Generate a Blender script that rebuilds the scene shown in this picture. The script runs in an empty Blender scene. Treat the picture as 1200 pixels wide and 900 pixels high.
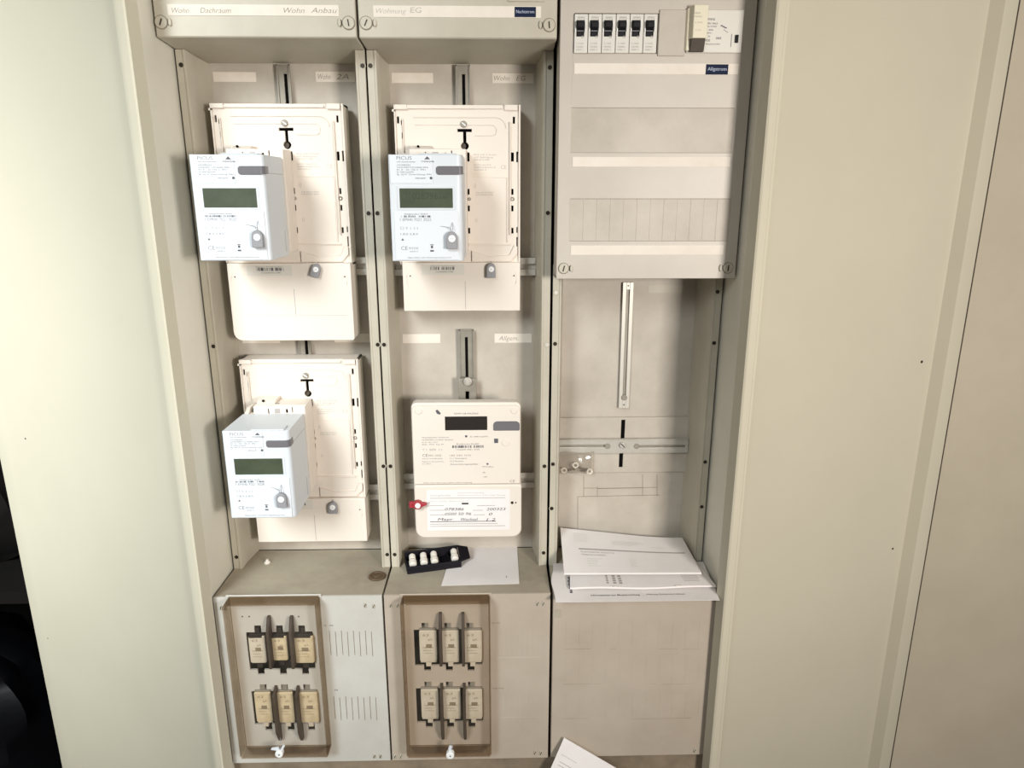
import bpy, bmesh, math, random
from mathutils import Vector, Matrix

random.seed(7)
C = bpy.context.scene.collection
SC = bpy.context.scene
CAMZ = 1.55                      # lens height above the floor, metres
FPX, PITCH, YAW = 830.0, 0.2646, 0.0232

# ------------------------------------------------------------------ camera
cam_d = bpy.data.cameras.new('camera')
cam = bpy.data.objects.new('camera', cam_d)
C.objects.link(cam)
cam_d.sensor_fit = 'HORIZONTAL'
cam_d.sensor_width = 36.0
cam_d.lens = 36.0 * FPX / 1200.0
cam_d.clip_start = 0.02
cam.location = (0, 0, CAMZ)
cam.rotation_euler = (math.pi / 2 - PITCH, 0, -YAW)
SC.camera = cam

# ------------------------------------------------------------------ light
w = bpy.data.worlds.new('world')
SC.world = w
w.use_nodes = True
w.node_tree.nodes['Background'].inputs[0].default_value = (1.0, 0.95, 0.87, 1)
w.node_tree.nodes['Background'].inputs[1].default_value = 0.20


def area(name, loc, target, size, power, col, size_y=None):
    d = bpy.data.lights.new(name, 'AREA')
    d.energy = power
    d.color = col
    d.size = size
    if size_y:
        d.shape = 'RECTANGLE'
        d.size_y = size_y
    o = bpy.data.objects.new(name, d)
    C.objects.link(o)
    o.location = Vector(loc)
    o.rotation_euler = (Vector(target) - Vector(loc)).to_track_quat('-Z', 'Y').to_euler()
    return o


area('lamp_light_right', (0.78, -0.45, CAMZ + 0.0), (0.0, 0.98, CAMZ - 0.25), 0.28, 23.0, (1.0, 0.945, 0.89), 0.24)
sp_d = bpy.data.lights.new('beam_from_left', 'SPOT')
sp_d.energy = 500.0
sp_d.color = (0.90, 0.97, 1.0)
sp_d.spot_size = math.radians(48)
sp_d.spot_blend = 1.0
sp_d.shadow_soft_size = 0.60
sp = bpy.data.objects.new('beam_from_left', sp_d)
C.objects.link(sp)
sp.location = (-1.20, -0.80, CAMZ + 0.80)
sp.rotation_euler = (Vector((-0.80, 1.0, CAMZ - 0.24)) - sp.location).to_track_quat('-Z', 'Y').to_euler()

vs = SC.view_settings
vs.view_transform = 'Standard'
vs.look = 'None'
vs.exposure = 0.0
vs.gamma = 1.0
vs.use_curve_mapping = False


# ------------------------------------------------------------------ helpers
def at(px, py, Y):
    """photograph point on the vertical plane at depth Y (mm) -> X, Z in mm"""
    u = (px - 600) / FPX
    v = (450 - py) / FPX
    dx, dy, dz = u, math.cos(PITCH) + v * math.sin(PITCH), -math.sin(PITCH) + v * math.cos(PITCH)
    c, s = math.cos(YAW), math.sin(YAW)
    dx, dy = c * dx + s * dy, -s * dx + c * dy
    return dx / dy * Y, dz / dy * Y


def R(px0, py0, px1, py1, Y):
    mx, my = (px0 + px1) / 2, (py0 + py1) / 2
    return at(px0, my, Y)[0], at(px1, my, Y)[0], at(mx, py1, Y)[1], at(mx, py0, Y)[1]


def P3(px, py, Y):
    x, z = at(px, py, Y)
    return Vector((x, Y, z))


def W(x, y, z):
    return Vector((x * .001, y * .001, z * .001 + CAMZ))


def lin(h):
    h = h.lstrip('#')
    out = []
    for i in (0, 2, 4):
        c = int(h[i:i + 2], 16) / 255
        out.append(c / 12.92 if c <= .04045 else ((c + .055) / 1.055) ** 2.4)
    return out


def mat(name, hexc, rough=.5, metal=0., dirt=None, damt=.0, dscale=6., bump=0., bscale=200., spec=.4):
    m = bpy.data.materials.new(name)
    m.use_nodes = True
    nt = m.node_tree
    b = nt.nodes['Principled BSDF']
    col = lin(hexc)
    b.inputs['Base Color'].default_value = (*col, 1)
    b.inputs['Roughness'].default_value = rough
    b.inputs['Metallic'].default_value = metal
    b.inputs['Specular IOR Level'].default_value = spec
    tc = nt.nodes.new('ShaderNodeTexCoord')
    if dirt:
        n = nt.nodes.new('ShaderNodeTexNoise')
        n.inputs['Scale'].default_value = dscale
        n.inputs['Detail'].default_value = 6
        n.inputs['Roughness'].default_value = .65
        nt.links.new(tc.outputs['Object'], n.inputs['Vector'])
        r = nt.nodes.new('ShaderNodeMapRange')
        r.inputs['From Min'].default_value = .38
        r.inputs['From Max'].default_value = .72
        r.inputs['To Max'].default_value = damt
        nt.links.new(n.outputs['Fac'], r.inputs['Value'])
        mx = nt.nodes.new('ShaderNodeMix')
        mx.data_type = 'RGBA'
        mx.inputs[6].default_value = (*col, 1)
        mx.inputs[7].default_value = (*lin(dirt), 1)
        nt.links.new(r.outputs['Result'], mx.inputs[0])
        nt.links.new(mx.outputs[2], b.inputs['Base Color'])
    if bump:
        n2 = nt.nodes.new('ShaderNodeTexNoise')
        n2.inputs['Scale'].default_value = bscale
        n2.inputs['Detail'].default_value = 3
        nt.links.new(tc.outputs['Object'], n2.inputs['Vector'])
        bp = nt.nodes.new('ShaderNodeBump')
        bp.inputs['Strength'].default_value = bump
        bp.inputs['Distance'].default_value = .001
        nt.links.new(n2.outputs['Fac'], bp.inputs['Height'])
        nt.links.new(bp.outputs['Normal'], b.inputs['Normal'])
    return m


def clear_mat(name, tint, gloss, dirt=0.0, dirtcol='B9AE9C'):
    """clear plastic: tinted transparency with a thin glossy coat and a little dust"""
    m = bpy.data.materials.new(name)
    m.use_nodes = True
    nt = m.node_tree
    nt.nodes.clear()
    out = nt.nodes.new('ShaderNodeOutputMaterial')
    tr = nt.nodes.new('ShaderNodeBsdfTransparent')
    tr.inputs[0].default_value = (*lin(tint), 1)
    gl = nt.nodes.new('ShaderNodeBsdfGlossy')
    gl.inputs['Roughness'].default_value = .12
    mx = nt.nodes.new('ShaderNodeMixShader')
    mx.inputs[0].default_value = gloss
    nt.links.new(tr.outputs[0], mx.inputs[1])
    nt.links.new(gl.outputs[0], mx.inputs[2])
    df = nt.nodes.new('ShaderNodeBsdfDiffuse')
    df.inputs[0].default_value = (*lin(dirtcol), 1)
    tc = nt.nodes.new('ShaderNodeTexCoord')
    n = nt.nodes.new('ShaderNodeTexNoise')
    n.inputs['Scale'].default_value = 18
    n.inputs['Detail'].default_value = 5
    nt.links.new(tc.outputs['Object'], n.inputs['Vector'])
    r = nt.nodes.new('ShaderNodeMapRange')
    r.inputs['From Min'].default_value = .35
    r.inputs['From Max'].default_value = .75
    r.inputs['To Min'].default_value = dirt * .4
    r.inputs['To Max'].default_value = dirt * 1.5
    nt.links.new(n.outputs['Fac'], r.inputs['Value'])
    m2 = nt.nodes.new('ShaderNodeMixShader')
    nt.links.new(r.outputs[0], m2.inputs[0])
    nt.links.new(mx.outputs[0], m2.inputs[1])
    nt.links.new(df.outputs[0], m2.inputs[2])
    nt.links.new(m2.outputs[0], out.inputs[0])
    return m


M = dict(
    grey=mat('aged_grey_plastic', 'BDB6A5', .45, dirt='948A77', damt=.40, dscale=7, bump=.05),
    grey_dusty=mat('dusty_grey_plastic', 'ADA491', .6, dirt='86796A', damt=.75, dscale=9, bump=.08),
    grey_box_b=mat('browned_cover_plastic', 'B5A999', .5, dirt='988877', damt=.40, dscale=9, bump=.05),
    grey_box=mat('grey_cover_plastic', 'C4C1B8', .5, dirt='A0968A', damt=.35, dscale=9, bump=.05),
    back=mat('grey_back_panel_plastic', 'BDB4A7', .5, dirt='8F8474', damt=.55, dscale=8, bump=.05),
    door=mat('cream_door_paint', 'C3BCA8', .42, dirt='B7B19D', damt=.45, dscale=3, bump=.03, bscale=120),
    steel=mat('cream_sheet_steel', 'E6E2D4', .4, dirt='C8C1AE', damt=.30, dscale=5),
    grey_c=mat('grey_distribution_plastic', 'BFB7AB', .42, dirt='A2978A', damt=.4, dscale=6, bump=.04),
    dark=mat('shade_dark_carcass', '1A1713', .8),  # near-black colour deepens the shade seen through the cover joints
    void=mat('black_slot', '0A0908', .9, spec=.1),
    groove=mat('dark_groove', '857B6B', .8),  # groove lines laid on as thin darker strips
    white=mat('white_carrier_plastic', 'DFD5C9', .45, dirt='D4C9BA', damt=.4, dscale=6),
    white2=mat('cool_white_meter_plastic', 'CDD1D4', .4),
    label=mat('white_label_foil', 'D3D6D9', .5),
    strip=mat('paper_strip', 'E0D7CA', .7, dirt='D0C5B5', damt=.5, dscale=30),
    print_=mat('grey_print', '55555A', .7),
    print_l=mat('light_grey_print', 'A39D97', .7),
    pencil=mat('pencil_writing', '7E786E', .8),
    ink=mat('black_ink', '1E1C22', .6),
    lcd=mat('green_lcd_glass', '4A5240', .28, dirt='393F30', damt=.8, dscale=25, spec=.5),
    lcd_d=mat('dark_lcd_glass', '2B2622', .25),
    lcd_seg=mat('lcd_segment', '35402E', .4),
    opt=mat('smoked_optical_window', '6C696C', .25),
    seal=mat('grey_seal_plastic', '8E8D8F', .45),
    sealw=mat('white_seal_disc', 'EDEDEA', .4),
    red=mat('red_seal_plastic', 'A2303A', .45),
    zinc=mat('galvanised_steel', 'C6C1B7', .42, metal=.35, dirt='A09A8E', damt=.5, dscale=25),
    zincd=mat('dull_steel', '9A9488', .5, metal=.3, dirt='7A7468', damt=.6, dscale=30),
    screw=mat('dark_screw', '3A332B', .4, metal=.6),
    screwb=mat('bright_screw', 'D6D1C6', .35, metal=.35),
    black=mat('black_plastic', '131117', .6, spec=.2),
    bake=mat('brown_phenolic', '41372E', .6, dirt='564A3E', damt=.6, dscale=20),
    bake_l=mat('dark_fuse_base', '2A241F', .7),
    ceramic=mat('fuse_ceramic', 'CFC6B4', .5, dirt='B5A88F', damt=.6, dscale=40),
    ceramic_y=mat('fuse_ceramic_yellowed', 'D6C7A6', .5, dirt='A8946F', damt=.6, dscale=40),
    fuse_print=mat('brown_fuse_print', '8A7B64', .7),
    tag=mat('blue_label_tape', '161F38', .65, spec=.15),
    tagw=mat('tape_lettering', 'AEB6C8', .5),
    rcd=mat('breaker_plastic', 'D2CEC4', .4),
    rcdc=mat('yellowed_breaker_plastic', 'DAD2BA', .4),
    paper=mat('white_paper', 'E6E1DE', .7, dirt='D9D2CC', damt=.5, dscale=14),
    rubber=mat('brown_rubber', '5E4C36', .6, dirt='42362A', damt=.6, dscale=60),
    porc=mat('white_porcelain', 'DDD6CA', .3),
    wall=mat('cream_wall_paint', 'C3B9A4', .8, dirt='AFA48F', damt=.5, dscale=4, bump=.1, bscale=300),
    darkwall=mat('shade_black_nook_wall', '1B1714', .9),  # near-black colour stands for the shade behind the left door
    floor=mat('dark_floor', '2A2521', .8),
    sack=mat('black_sack_film', '08080C', .45, spec=.25, bump=1.0, bscale=26),  # black film, its depth also carrying the shade of the nook
    bundle=mat('shade_darkened_brown', '150D09', .95, dirt='0C0806', damt=.8, dscale=10),  # brown darkened in its colour for the shade of the nook
    sill=mat('dusty_brown_sill', '8B7C68', .8, dirt='5F5242', damt=.8, dscale=14),
)
M['hood'] = clear_mat('smoked_clear_plastic', 'FCFAF8', .02, dirt=.025)
M['hood_side'] = clear_mat('smoked_window_edge', 'D9CFC2', .03, dirt=.10, dirtcol='8A7E6E')
M['bag'] = clear_mat('clear_bag_film', 'FAF8F5', .12, dirt=.08, dirtcol='E8E2D8')


class G:
    """collects shapes (mm, lens at origin) for ONE mesh"""

    def __init__(s):
        s.v = []
        s.f = []

    def add(s, vs_, fs):
        o = len(s.v)
        s.v += [Vector(a) for a in vs_]
        s.f += [tuple(i + o for i in f) for f in fs]
        return s

    def box(s, x0, x1, y0, y1, z0, z1):
        if x0 > x1: x0, x1 = x1, x0
        if z0 > z1: z0, z1 = z1, z0
        return s.add([(x0, y0, z0), (x1, y0, z0), (x1, y1, z0), (x0, y1, z0),
                      (x0, y0, z1), (x1, y0, z1), (x1, y1, z1), (x0, y1, z1)],
                     [(0, 1, 5, 4), (1, 2, 6, 5), (2, 3, 7, 6), (3, 0, 4, 7), (4, 5, 6, 7), (3, 2, 1, 0)])

    def prism_xz(s, pts, y0, y1):
        """pts counter-clockwise as seen from the lens (x right, z up)"""
        n = len(pts)
        v = [(x, y0, z) for x, z in pts] + [(x, y1, z) for x, z in pts]
        f = [tuple(range(n)), tuple(range(2 * n - 1, n - 1, -1))]
        f += [(i, i + n, (i + 1) % n + n, (i + 1) % n) for i in range(n)]
        return s.add(v, f)

    def prism_yz(s, pts, x0, x1):
        n = len(pts)
        v = [(x0, y, z) for y, z in pts] + [(x1, y, z) for y, z in pts]
        f = [tuple(range(n)), tuple(range(2 * n - 1, n - 1, -1))]
        f += [(i, i + n, (i + 1) % n + n, (i + 1) % n) for i in range(n)]
        return s.add(v, f)

    def prism_xy(s, pts, z0, z1):
        n = len(pts)
        v = [(x, y, z0) for x, y in pts] + [(x, y, z1) for x, y in pts]
        f = [tuple(range(n - 1, -1, -1)), tuple(range(n, 2 * n))]
        f += [(i, (i + 1) % n, (i + 1) % n + n, i + n) for i in range(n)]
        return s.add(v, f)

    def cyl(s, x, z, r, y0, y1, seg=20, rz=None):
        rz = rz or r
        return s.prism_xz([(x + r * math.cos(2 * math.pi * i / seg), z + rz * math.sin(2 * math.pi * i / seg))
                           for i in range(seg)], y0, y1)

    def cylz(s, x, y, r, z0, z1, seg=20):
        return s.prism_xy([(x + r * math.cos(2 * math.pi * i / seg), y + r * math.sin(2 * math.pi * i / seg))
                           for i in range(seg)], z0, z1)

    def ring(s, x, z, r0, r1, y0, y1, seg=20):
        v, f = [], []
        for i in range(seg):
            a = 2 * math.pi * i / seg
            c, n = math.cos(a), math.sin(a)
            v += [(x + r0 * c, y0, z + r0 * n), (x + r1 * c, y0, z + r1 * n),
                  (x + r1 * c, y1, z + r1 * n), (x + r0 * c, y1, z + r0 * n)]
        for i in range(seg):
            a, b = 4 * i, 4 * ((i + 1) % seg)
            for k in range(4):
                f.append((a + k, a + (k + 1) % 4, b + (k + 1) % 4, b + k))
        return s.add(v, f)

    def holed(s, x0, x1, z0, z1, y0, y1, holes):
        """flat panel with rectangular holes (x0,x1,z0,z1)"""
        xs = sorted({x0, x1, *[min(max(h[0], x0), x1) for h in holes], *[min(max(h[1], x0), x1) for h in holes]})
        zs = sorted({z0, z1, *[min(max(h[2], z0), z1) for h in holes], *[min(max(h[3], z0), z1) for h in holes]})
        nx, nz = len(xs) - 1, len(zs) - 1

        def full(i, j):
            if not (0 <= i < nx and 0 <= j < nz): return False
            cx, cz = (xs[i] + xs[i + 1]) / 2, (zs[j] + zs[j + 1]) / 2
            return not any(h[0] < cx < h[1] and h[2] < cz < h[3] for h in holes)
        idx = {}
        v, f = [], []

        def V(i, j, k):
            if (i, j, k) not in idx:
                idx[(i, j, k)] = len(v)
                v.append((xs[i], (y0, y1)[k], zs[j]))
            return idx[(i, j, k)]
        for i in range(nx):
            for j in range(nz):
                if not full(i, j): continue
                f.append((V(i, j, 0), V(i + 1, j, 0), V(i + 1, j + 1, 0), V(i, j + 1, 0)))
                f.append((V(i, j + 1, 1), V(i + 1, j + 1, 1), V(i + 1, j, 1), V(i, j, 1)))
                if not full(i - 1, j): f.append((V(i, j, 1), V(i, j, 0), V(i, j + 1, 0), V(i, j + 1, 1)))
                if not full(i + 1, j): f.append((V(i + 1, j, 0), V(i + 1, j, 1), V(i + 1, j + 1, 1), V(i + 1, j + 1, 0)))
                if not full(i, j - 1): f.append((V(i, j, 1), V(i + 1, j, 1), V(i + 1, j, 0), V(i, j, 0)))
                if not full(i, j + 1): f.append((V(i, j + 1, 0), V(i + 1, j + 1, 0), V(i + 1, j + 1, 1), V(i, j + 1, 1)))
        return s.add(v, f)

    def tube(s, pts, r, seg=6):
        pts = [Vector(p) for p in pts]
        v, f = [], []
        for i, p in enumerate(pts):
            d = (pts[min(i + 1, len(pts) - 1)] - pts[max(i - 1, 0)]).normalized()
            a = d.cross(Vector((0, 0, 1)))
            if a.length < .1: a = d.cross(Vector((1, 0, 0)))
            a.normalize()
            b = d.cross(a)
            for k in range(seg):
                t = 2 * math.pi * k / seg
                v.append(p + a * (r * math.cos(t)) + b * (r * math.sin(t)))
        for i in range(len(pts) - 1):
            for k in range(seg):
                f.append((i * seg + k, i * seg + (k + 1) % seg, (i + 1) * seg + (k + 1) % seg, (i + 1) * seg + k))
        f.append(tuple(range(seg)))
        f.append(tuple(range(len(pts) * seg - 1, (len(pts) - 1) * seg - 1, -1)))
        return s.add(v, f)

    def lathe(s, cx, cy, prof, seg=16, axis='z', tilt=None):
        """prof: (r, h) pairs round the vertical axis at cx, cy"""
        v, f = [], []
        n = len(prof)
        for i in range(seg):
            a = 2 * math.pi * i / seg
            for r, h in prof:
                v.append(Vector((r * math.cos(a), r * math.sin(a), h)))
        if tilt is not None:
            v = [tilt @ a for a in v]
        v = [a + Vector((cx, cy, 0)) for a in v] if not isinstance(cx, Vector) else [a + cx for a in v]
        for i in range(seg):
            for k in range(n - 1):
                a, b = i * n + k, ((i + 1) % seg) * n + k
                f.append((a, b, b + 1, a + 1))
        f.append(tuple(i * n + n - 1 for i in range(seg)))
        f.append(tuple(i * n for i in reversed(range(seg))))
        return s.add(v, f)


def wloc(o):
    v = Vector(o.location)
    while o.parent:
        o = o.parent
        v += o.location
    return v


def obj(name, g, m, parent=None, bevel=0, label=None, kind=None, seg=2):
    vs_ = [W(*a) for a in g.v]
    if parent:
        org = wloc(parent)
        loc = Vector((0, 0, 0))
    else:
        xs = [a.x for a in vs_]; ys = [a.y for a in vs_]; zs = [a.z for a in vs_]
        org = Vector(((min(xs) + max(xs)) / 2, (min(ys) + max(ys)) / 2, min(zs)))
        loc = org
    me = bpy.data.meshes.new(name)
    me.from_pydata([a - org for a in vs_], [], g.f)
    me.materials.append(m)
    for p in me.polygons: p.use_smooth = True
    bm = bmesh.new()
    bm.from_mesh(me)
    bmesh.ops.recalc_face_normals(bm, faces=bm.faces)
    bm.to_mesh(me)
    bm.free()
    me.set_sharp_from_angle(angle=math.radians(32))
    o = bpy.data.objects.new(name, me)
    C.objects.link(o)
    o.location = loc
    if parent: o.parent = parent
    if bevel:
        b = o.modifiers.new('bevel', 'BEVEL')
        b.width = bevel * .001
        b.segments = seg
        b.limit_method = 'ANGLE'
        b.angle_limit = math.radians(50)
    if label: o['label'] = label
    if kind is None and parent and any(k in name for k in ('lettering', 'print', 'handwriting', 'digits')): kind = 'stuff'
    if kind: o['kind'] = kind
    return o


def tag(o, label, cat, group=None):
    o['label'] = label
    o['category'] = cat
    if group: o['group'] = group
    return o


def thing(name, label, cat, x, y, z, group=None):
    o = bpy.data.objects.new(name, None)
    o.empty_display_size = .02
    C.objects.link(o)
    o.location = W(x, y, z)
    return tag(o, label, cat, group)


_font_cache = {}


def text_geo(s, thin=0.0, shear=0.0):
    """triangulated outline of a string, normalised: x from 0, height of capitals ~1"""
    k = (s, thin, shear)
    if k in _font_cache: return _font_cache[k]
    cu = bpy.data.curves.new('t', 'FONT')
    cu.body = s
    cu.size = 1.4
    cu.resolution_u = 2
    cu.offset = thin
    cu.shear = shear
    o = bpy.data.objects.new('t', cu)
    C.objects.link(o)
    dg = bpy.context.evaluated_depsgraph_get()
    me = bpy.data.meshes.new_from_object(o.evaluated_get(dg))
    v = [(a.co.x, a.co.y) for a in me.vertices]
    f = [tuple(p.vertices) for p in me.polygons]
    bpy.data.objects.remove(o)
    bpy.data.curves.remove(cu)
    bpy.data.meshes.remove(me)
    _font_cache[k] = (v, f)
    return v, f


def put_text(g, s, x0, x1, z, h, y, thin=0.0, shear=0.0, slope=0.0, surf=None):
    """writes s from x0 to x1 with its baseline at z and capitals h high"""
    v, f = text_geo(s, thin, shear)
    if not v: return
    a = min(p[0] for p in v); b = max(p[0] for p in v)
    kx = (x1 - x0) / (b - a)
    pts = []
    for px, pz in v:
        X = x0 + (px - a) * kx
        Z = z + pz * h + (X - x0) * slope
        pts.append(surf(X, Z) if surf else (X, y, Z))
    g.add(pts, f)


def bars(g, x0, x1, z0, z1, y, n, seed=1, t=.12):
    """printed bar code"""
    r = random.Random(seed)
    st = (x1 - x0) / n
    for i in range(n):
        if r.random() < .62:
            g.box(x0 + i * st, x0 + (i + r.uniform(.45, 1.0)) * st, y, y + t, z0, z1)


# ================================================================== levels
YH, YF, YB, YBK = 970.0, 1020.0, 933.0, 1082.0       # covers, field frames, lower boxes, back panels
GX = [-419.65, -169.65, 80.35, 330.35]                 # joints between the three fields
ZH = 185.5                                             # lower edge of the upper covers
ZFB = -578.4                                           # foot of the field frames
ZB = -575.5                                            # upper edge of the lower boxes
ZBB = at(458, 891, YB)[1]                              # lower edge of the lower boxes
ZTOP, ZBOT = 420.0, -1060.0
ZSILL = ZBB - 130

# ================================================================== setting
# wall carrying the cabinet, going on to the right of it
g = G()
g.holed(-452, 2600, -1550, 1050, 1130, 1250, [(-440, 346, ZBOT - 4, ZTOP + 4)])
obj('wall_back', g, M['wall'], kind='structure')
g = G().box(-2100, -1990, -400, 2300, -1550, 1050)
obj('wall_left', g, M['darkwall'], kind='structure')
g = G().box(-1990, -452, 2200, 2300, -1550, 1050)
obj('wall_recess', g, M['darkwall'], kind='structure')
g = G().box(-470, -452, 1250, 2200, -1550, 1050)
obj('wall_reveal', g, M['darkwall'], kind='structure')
g = G().box(-2100, 2600, -400, 2300, -1600, -1550)
obj('floor', g, M['floor'], kind='structure')

# ================================================================== cabinet with doors
cab = thing('meter_cabinet', 'cream sheet steel meter cabinet with both doors swung open', 'cabinet', -44, 1115, ZBOT)
YW = 934                                                # front of the inner side walls
for sx, xi in ((-1, -421.5), (1, 332.0)):
    g = G()
    a, b = sorted((xi, xi + sx * 3))
    g.box(a, b, YW, 1128, ZBOT, ZTOP)
    # rolled lip along the wall
    a, b = sorted((xi, xi - sx * .8))
    g.box(a, b, YW, YW + 6, ZBOT, ZTOP)
    obj('inner_side_wall', g, M['steel'], cab, bevel=.5)
    g = G()
    a, b = sorted((xi + sx * 12, xi + sx * 15))
    g.box(a, b, YW, 1128, ZBOT, ZTOP)
    a, b = sorted((xi + sx * 3, xi + sx * 12))
    g.box(a, b, YW, YW + 3, ZBOT, ZTOP)
    obj('outer_side_wall', g, M['steel'], cab, bevel=.5)
g = G().box(-434, 345, 1124, 1128, ZBOT, ZTOP)
obj('back_sheet', g, M['dark'], cab)
g = G().box(-434, 345, YW, 1128, ZTOP, ZTOP + 3)
obj('top_sheet', g, M['steel'], cab)
g = G().box(-421, 331.5, 905, 1124, ZSILL - 3, ZSILL)
obj('bottom_shelf', g, M['sill'], cab)
g = G().box(-421, 331.5, 940, 943, ZSILL, ZBB - 4)
obj('plinth_panel', g, M['sill'], cab)


def door(hx, hy, sx, ang, width, marks, holes_label):
    a = math.radians(ang)
    d = Vector((sx * math.sin(a), -math.cos(a), 0))
    n = Vector((sx * -math.cos(a), -math.sin(a), 0))
    n = Vector((-d.y * sx, d.x * sx, 0))
    if n.y > 0: n = -n
    H = Vector((hx, hy, 0))
    # section of the pressed steel leaf: raised fold, ramp, flat sheet, ramp, raised fold
    prof = [(0, -4), (0, 13), (2, 15), (13, 15), (16, 12), (20, 12), (25, 1), (27, 0)] + ([(width - 38, 0), (width - 35.5, 1.2),
            (width - 27, 17), (width - 24, 18), (width - 2, 18), (width, 16), (width, -4)] if sx > 0 else
            [(width - 30, 0), (width - 26, 1.5), (width - 2, 3), (width, 1), (width, -4)])
    g = G()
    pts = []
    for u, q in prof:
        p = H + d * u + n * q
        pts.append((p.x, p.y))
    if sx < 0: pts = pts[::-1]
    g.prism_xy(pts, ZBOT + 6, ZTOP - 6)
    dr = obj('door', g, M['door'], cab)
    dr['label'] = holes_label
    for k, (px, py, r) in enumerate(marks):
        # ray to the leaf plane
        c0 = at(px, py, 1000.0)
        ray = Vector((c0[0], 1000.0, c0[1]))
        t = (H.dot(n)) / (Vector((ray.x, ray.y, 0)).dot(n))
        p = ray * t
        gg = G()
        seg = 10
        vv, ff = [], []
        for y in (0.0, .6):
            for i in range(seg):
                an = 2 * math.pi * i / seg
                vv.append(p + d * (r * math.cos(an)) + Vector((0, 0, r * math.sin(an))) + n * y)
        ff = [tuple(range(seg)), tuple(range(2 * seg - 1, seg - 1, -1))] + [(i, (i + 1) % seg, (i + 1) % seg + seg, i + seg) for i in range(seg)]
        gg.add(vv, ff)
        obj('drill_mark', gg, M['screw'], dr)
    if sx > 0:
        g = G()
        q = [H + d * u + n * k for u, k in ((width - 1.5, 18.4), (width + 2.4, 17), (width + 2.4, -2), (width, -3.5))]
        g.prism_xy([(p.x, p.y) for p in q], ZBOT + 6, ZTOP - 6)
        o = obj('edge_shade_strip', g, M['bake'], dr)  # dark strip added to stand for the shaded gap beside the wall
        o['label'] = 'added dark strip for the shaded gap at the free edge'
    return dr, H, d, n


door(-418, 921, -1, 114.4, 422, [(30, 514, 1.2), (56, 748, 1.3)], 'cream left door leaf')
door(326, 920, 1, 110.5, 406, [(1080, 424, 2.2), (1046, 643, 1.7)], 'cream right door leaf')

# ================================================================== mounting fields
FIELD_TXT = ['open grey mounting field at left carrying two white meter carriers',
             'open grey mounting field in the middle carrying a carrier and a rounded meter',
             'empty grey mounting field at right with one long slotted bright rail']


def screw_head(name, x, z, y, r, parent, m=None):
    g = G()
    g.cyl(x, z, r, y - 1.4, y + .5, 12)
    o = obj(name, g, m or M['screw'], parent, bevel=.4)
    return o


fields = []
for i in range(3):
    xa, xb = GX[i] + 1.3, GX[i + 1] - 1.3
    if i == 2: xa += 1.0
    ztop = 184.0 if i < 2 else at(740, 310, YF)[1]
    f = thing('mounting_field', FIELD_TXT[i], 'mounting field', (xa + xb) / 2, 1060, ZFB)
    fields.append(f)
    g = G()
    zt = 181 if i < 2 else ztop
    for sx, xe in ((1, xa), (-1, xb)):
        prof = [(0, YF), (9.0, YF), (10.0, YF - 1.2), (12.2, YF - 1.2), (13.2, YF + 1), (14.6, YF + 24), (20.5, YBK),
                (17.5, YBK), (11.5, YF + 26), (10, YF + 5), (0, YF + 5)]
        pts = [(xe + sx * u, y) for u, y in prof]
        if sx < 0: pts = pts[::-1]
        g.prism_xy(pts, ZFB, zt)
    if i < 2:
        for v in g.v:
            if v.z == zt: v.z = 181.0 - max(0, v.y - YF) * 7.5 / 62 - .4
    obj('side_frame', g, M['grey'], f, bevel=.4)
    slots = []
    bp = G().box(xa + 17, xb - 17, YBK, YBK + 3, ZFB, ztop)
    obj('back_panel', bp, M['back'], f)


def flange_screws(f, pts, bright=()):
    for k, (px, py) in enumerate(pts):
        x, z = at(px, py, YF - 1)
        o = screw_head('screw', x, z, YF, 2.9 if k not in bright else 3.0, f, M['screwb'] if k in bright else M['screw'])
        if k in bright: o['label'] = 'bright screw'
        g = G().ring(x, z, 3.1, 4.3, YF - .7, YF + .5, 14)
        obj('screw_collar', g, M['grey'], o)


flange_screws(fields[0], [(212, 76), (250, 406), (277, 653), (424.8, 77), (433 - 1.2, 250), (442.6, 404), (449.3, 546.5), (453.8, 650)])
flange_screws(fields[1], [(434, 77), (442.2, 250), (450, 404), (457.5, 546.5), (462.5, 650), (644.5, 79), (642, 249.5), (641, 404), (638, 546.5), (637, 648)], bright=(7,))
flange_screws(fields[2], [(651.5, 343), (650.5, 403), (648, 544), (646.5, 596), (841, 342), (837, 402), (826.5, 541.5), (822.5, 594)], bright=(0,))


def strip_label(f, r, txt=None, y=YBK, sl=0.0, name='paper_label', txtspec=None):
    g = G().box(r[0], r[1], y - .6, y, r[2], r[3])
    o = obj(name, g, M['strip'], f)
    if txt:
        h = (r[3] - r[2])
        t = G()
        for s, fa, fb, ms in txt:
            put_text(t, s, r[0] + (r[1] - r[0]) * fa, r[0] + (r[1] - r[0]) * fb, r[2] + h * .26, h * .52, y - .75, thin=-.018, shear=.25)
        obj('handwriting', t, ms and M[ms], o)
    return o


YL = YBK
strip_label(fields[0], R(250, 84.5, 300, 96, YL))
strip_label(fields[0], R(370, 84, 416, 96, YL), [('Wohn', .06, .38, 'pencil'), ('2A', .52, .84, 'pencil')])
strip_label(fields[1], R(459, 85.5, 507.5, 97.5, YL))
strip_label(fields[1], R(577, 86, 625, 97.5, YL), [('Wohn', .04, .42, 'pencil'), ('EG', .58, .82, 'pencil')])
strip_label(fields[0], R(284, 393, 328, 402, YL))
strip_label(fields[0], R(392, 391, 436, 401, YL))
strip_label(fields[1], R(472, 391.5, 516, 402, YL))
strip_label(fields[1], R(579.5, 391, 623, 401.5, YL), [('Allgem.', .12, .64, 'pencil')])


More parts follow.
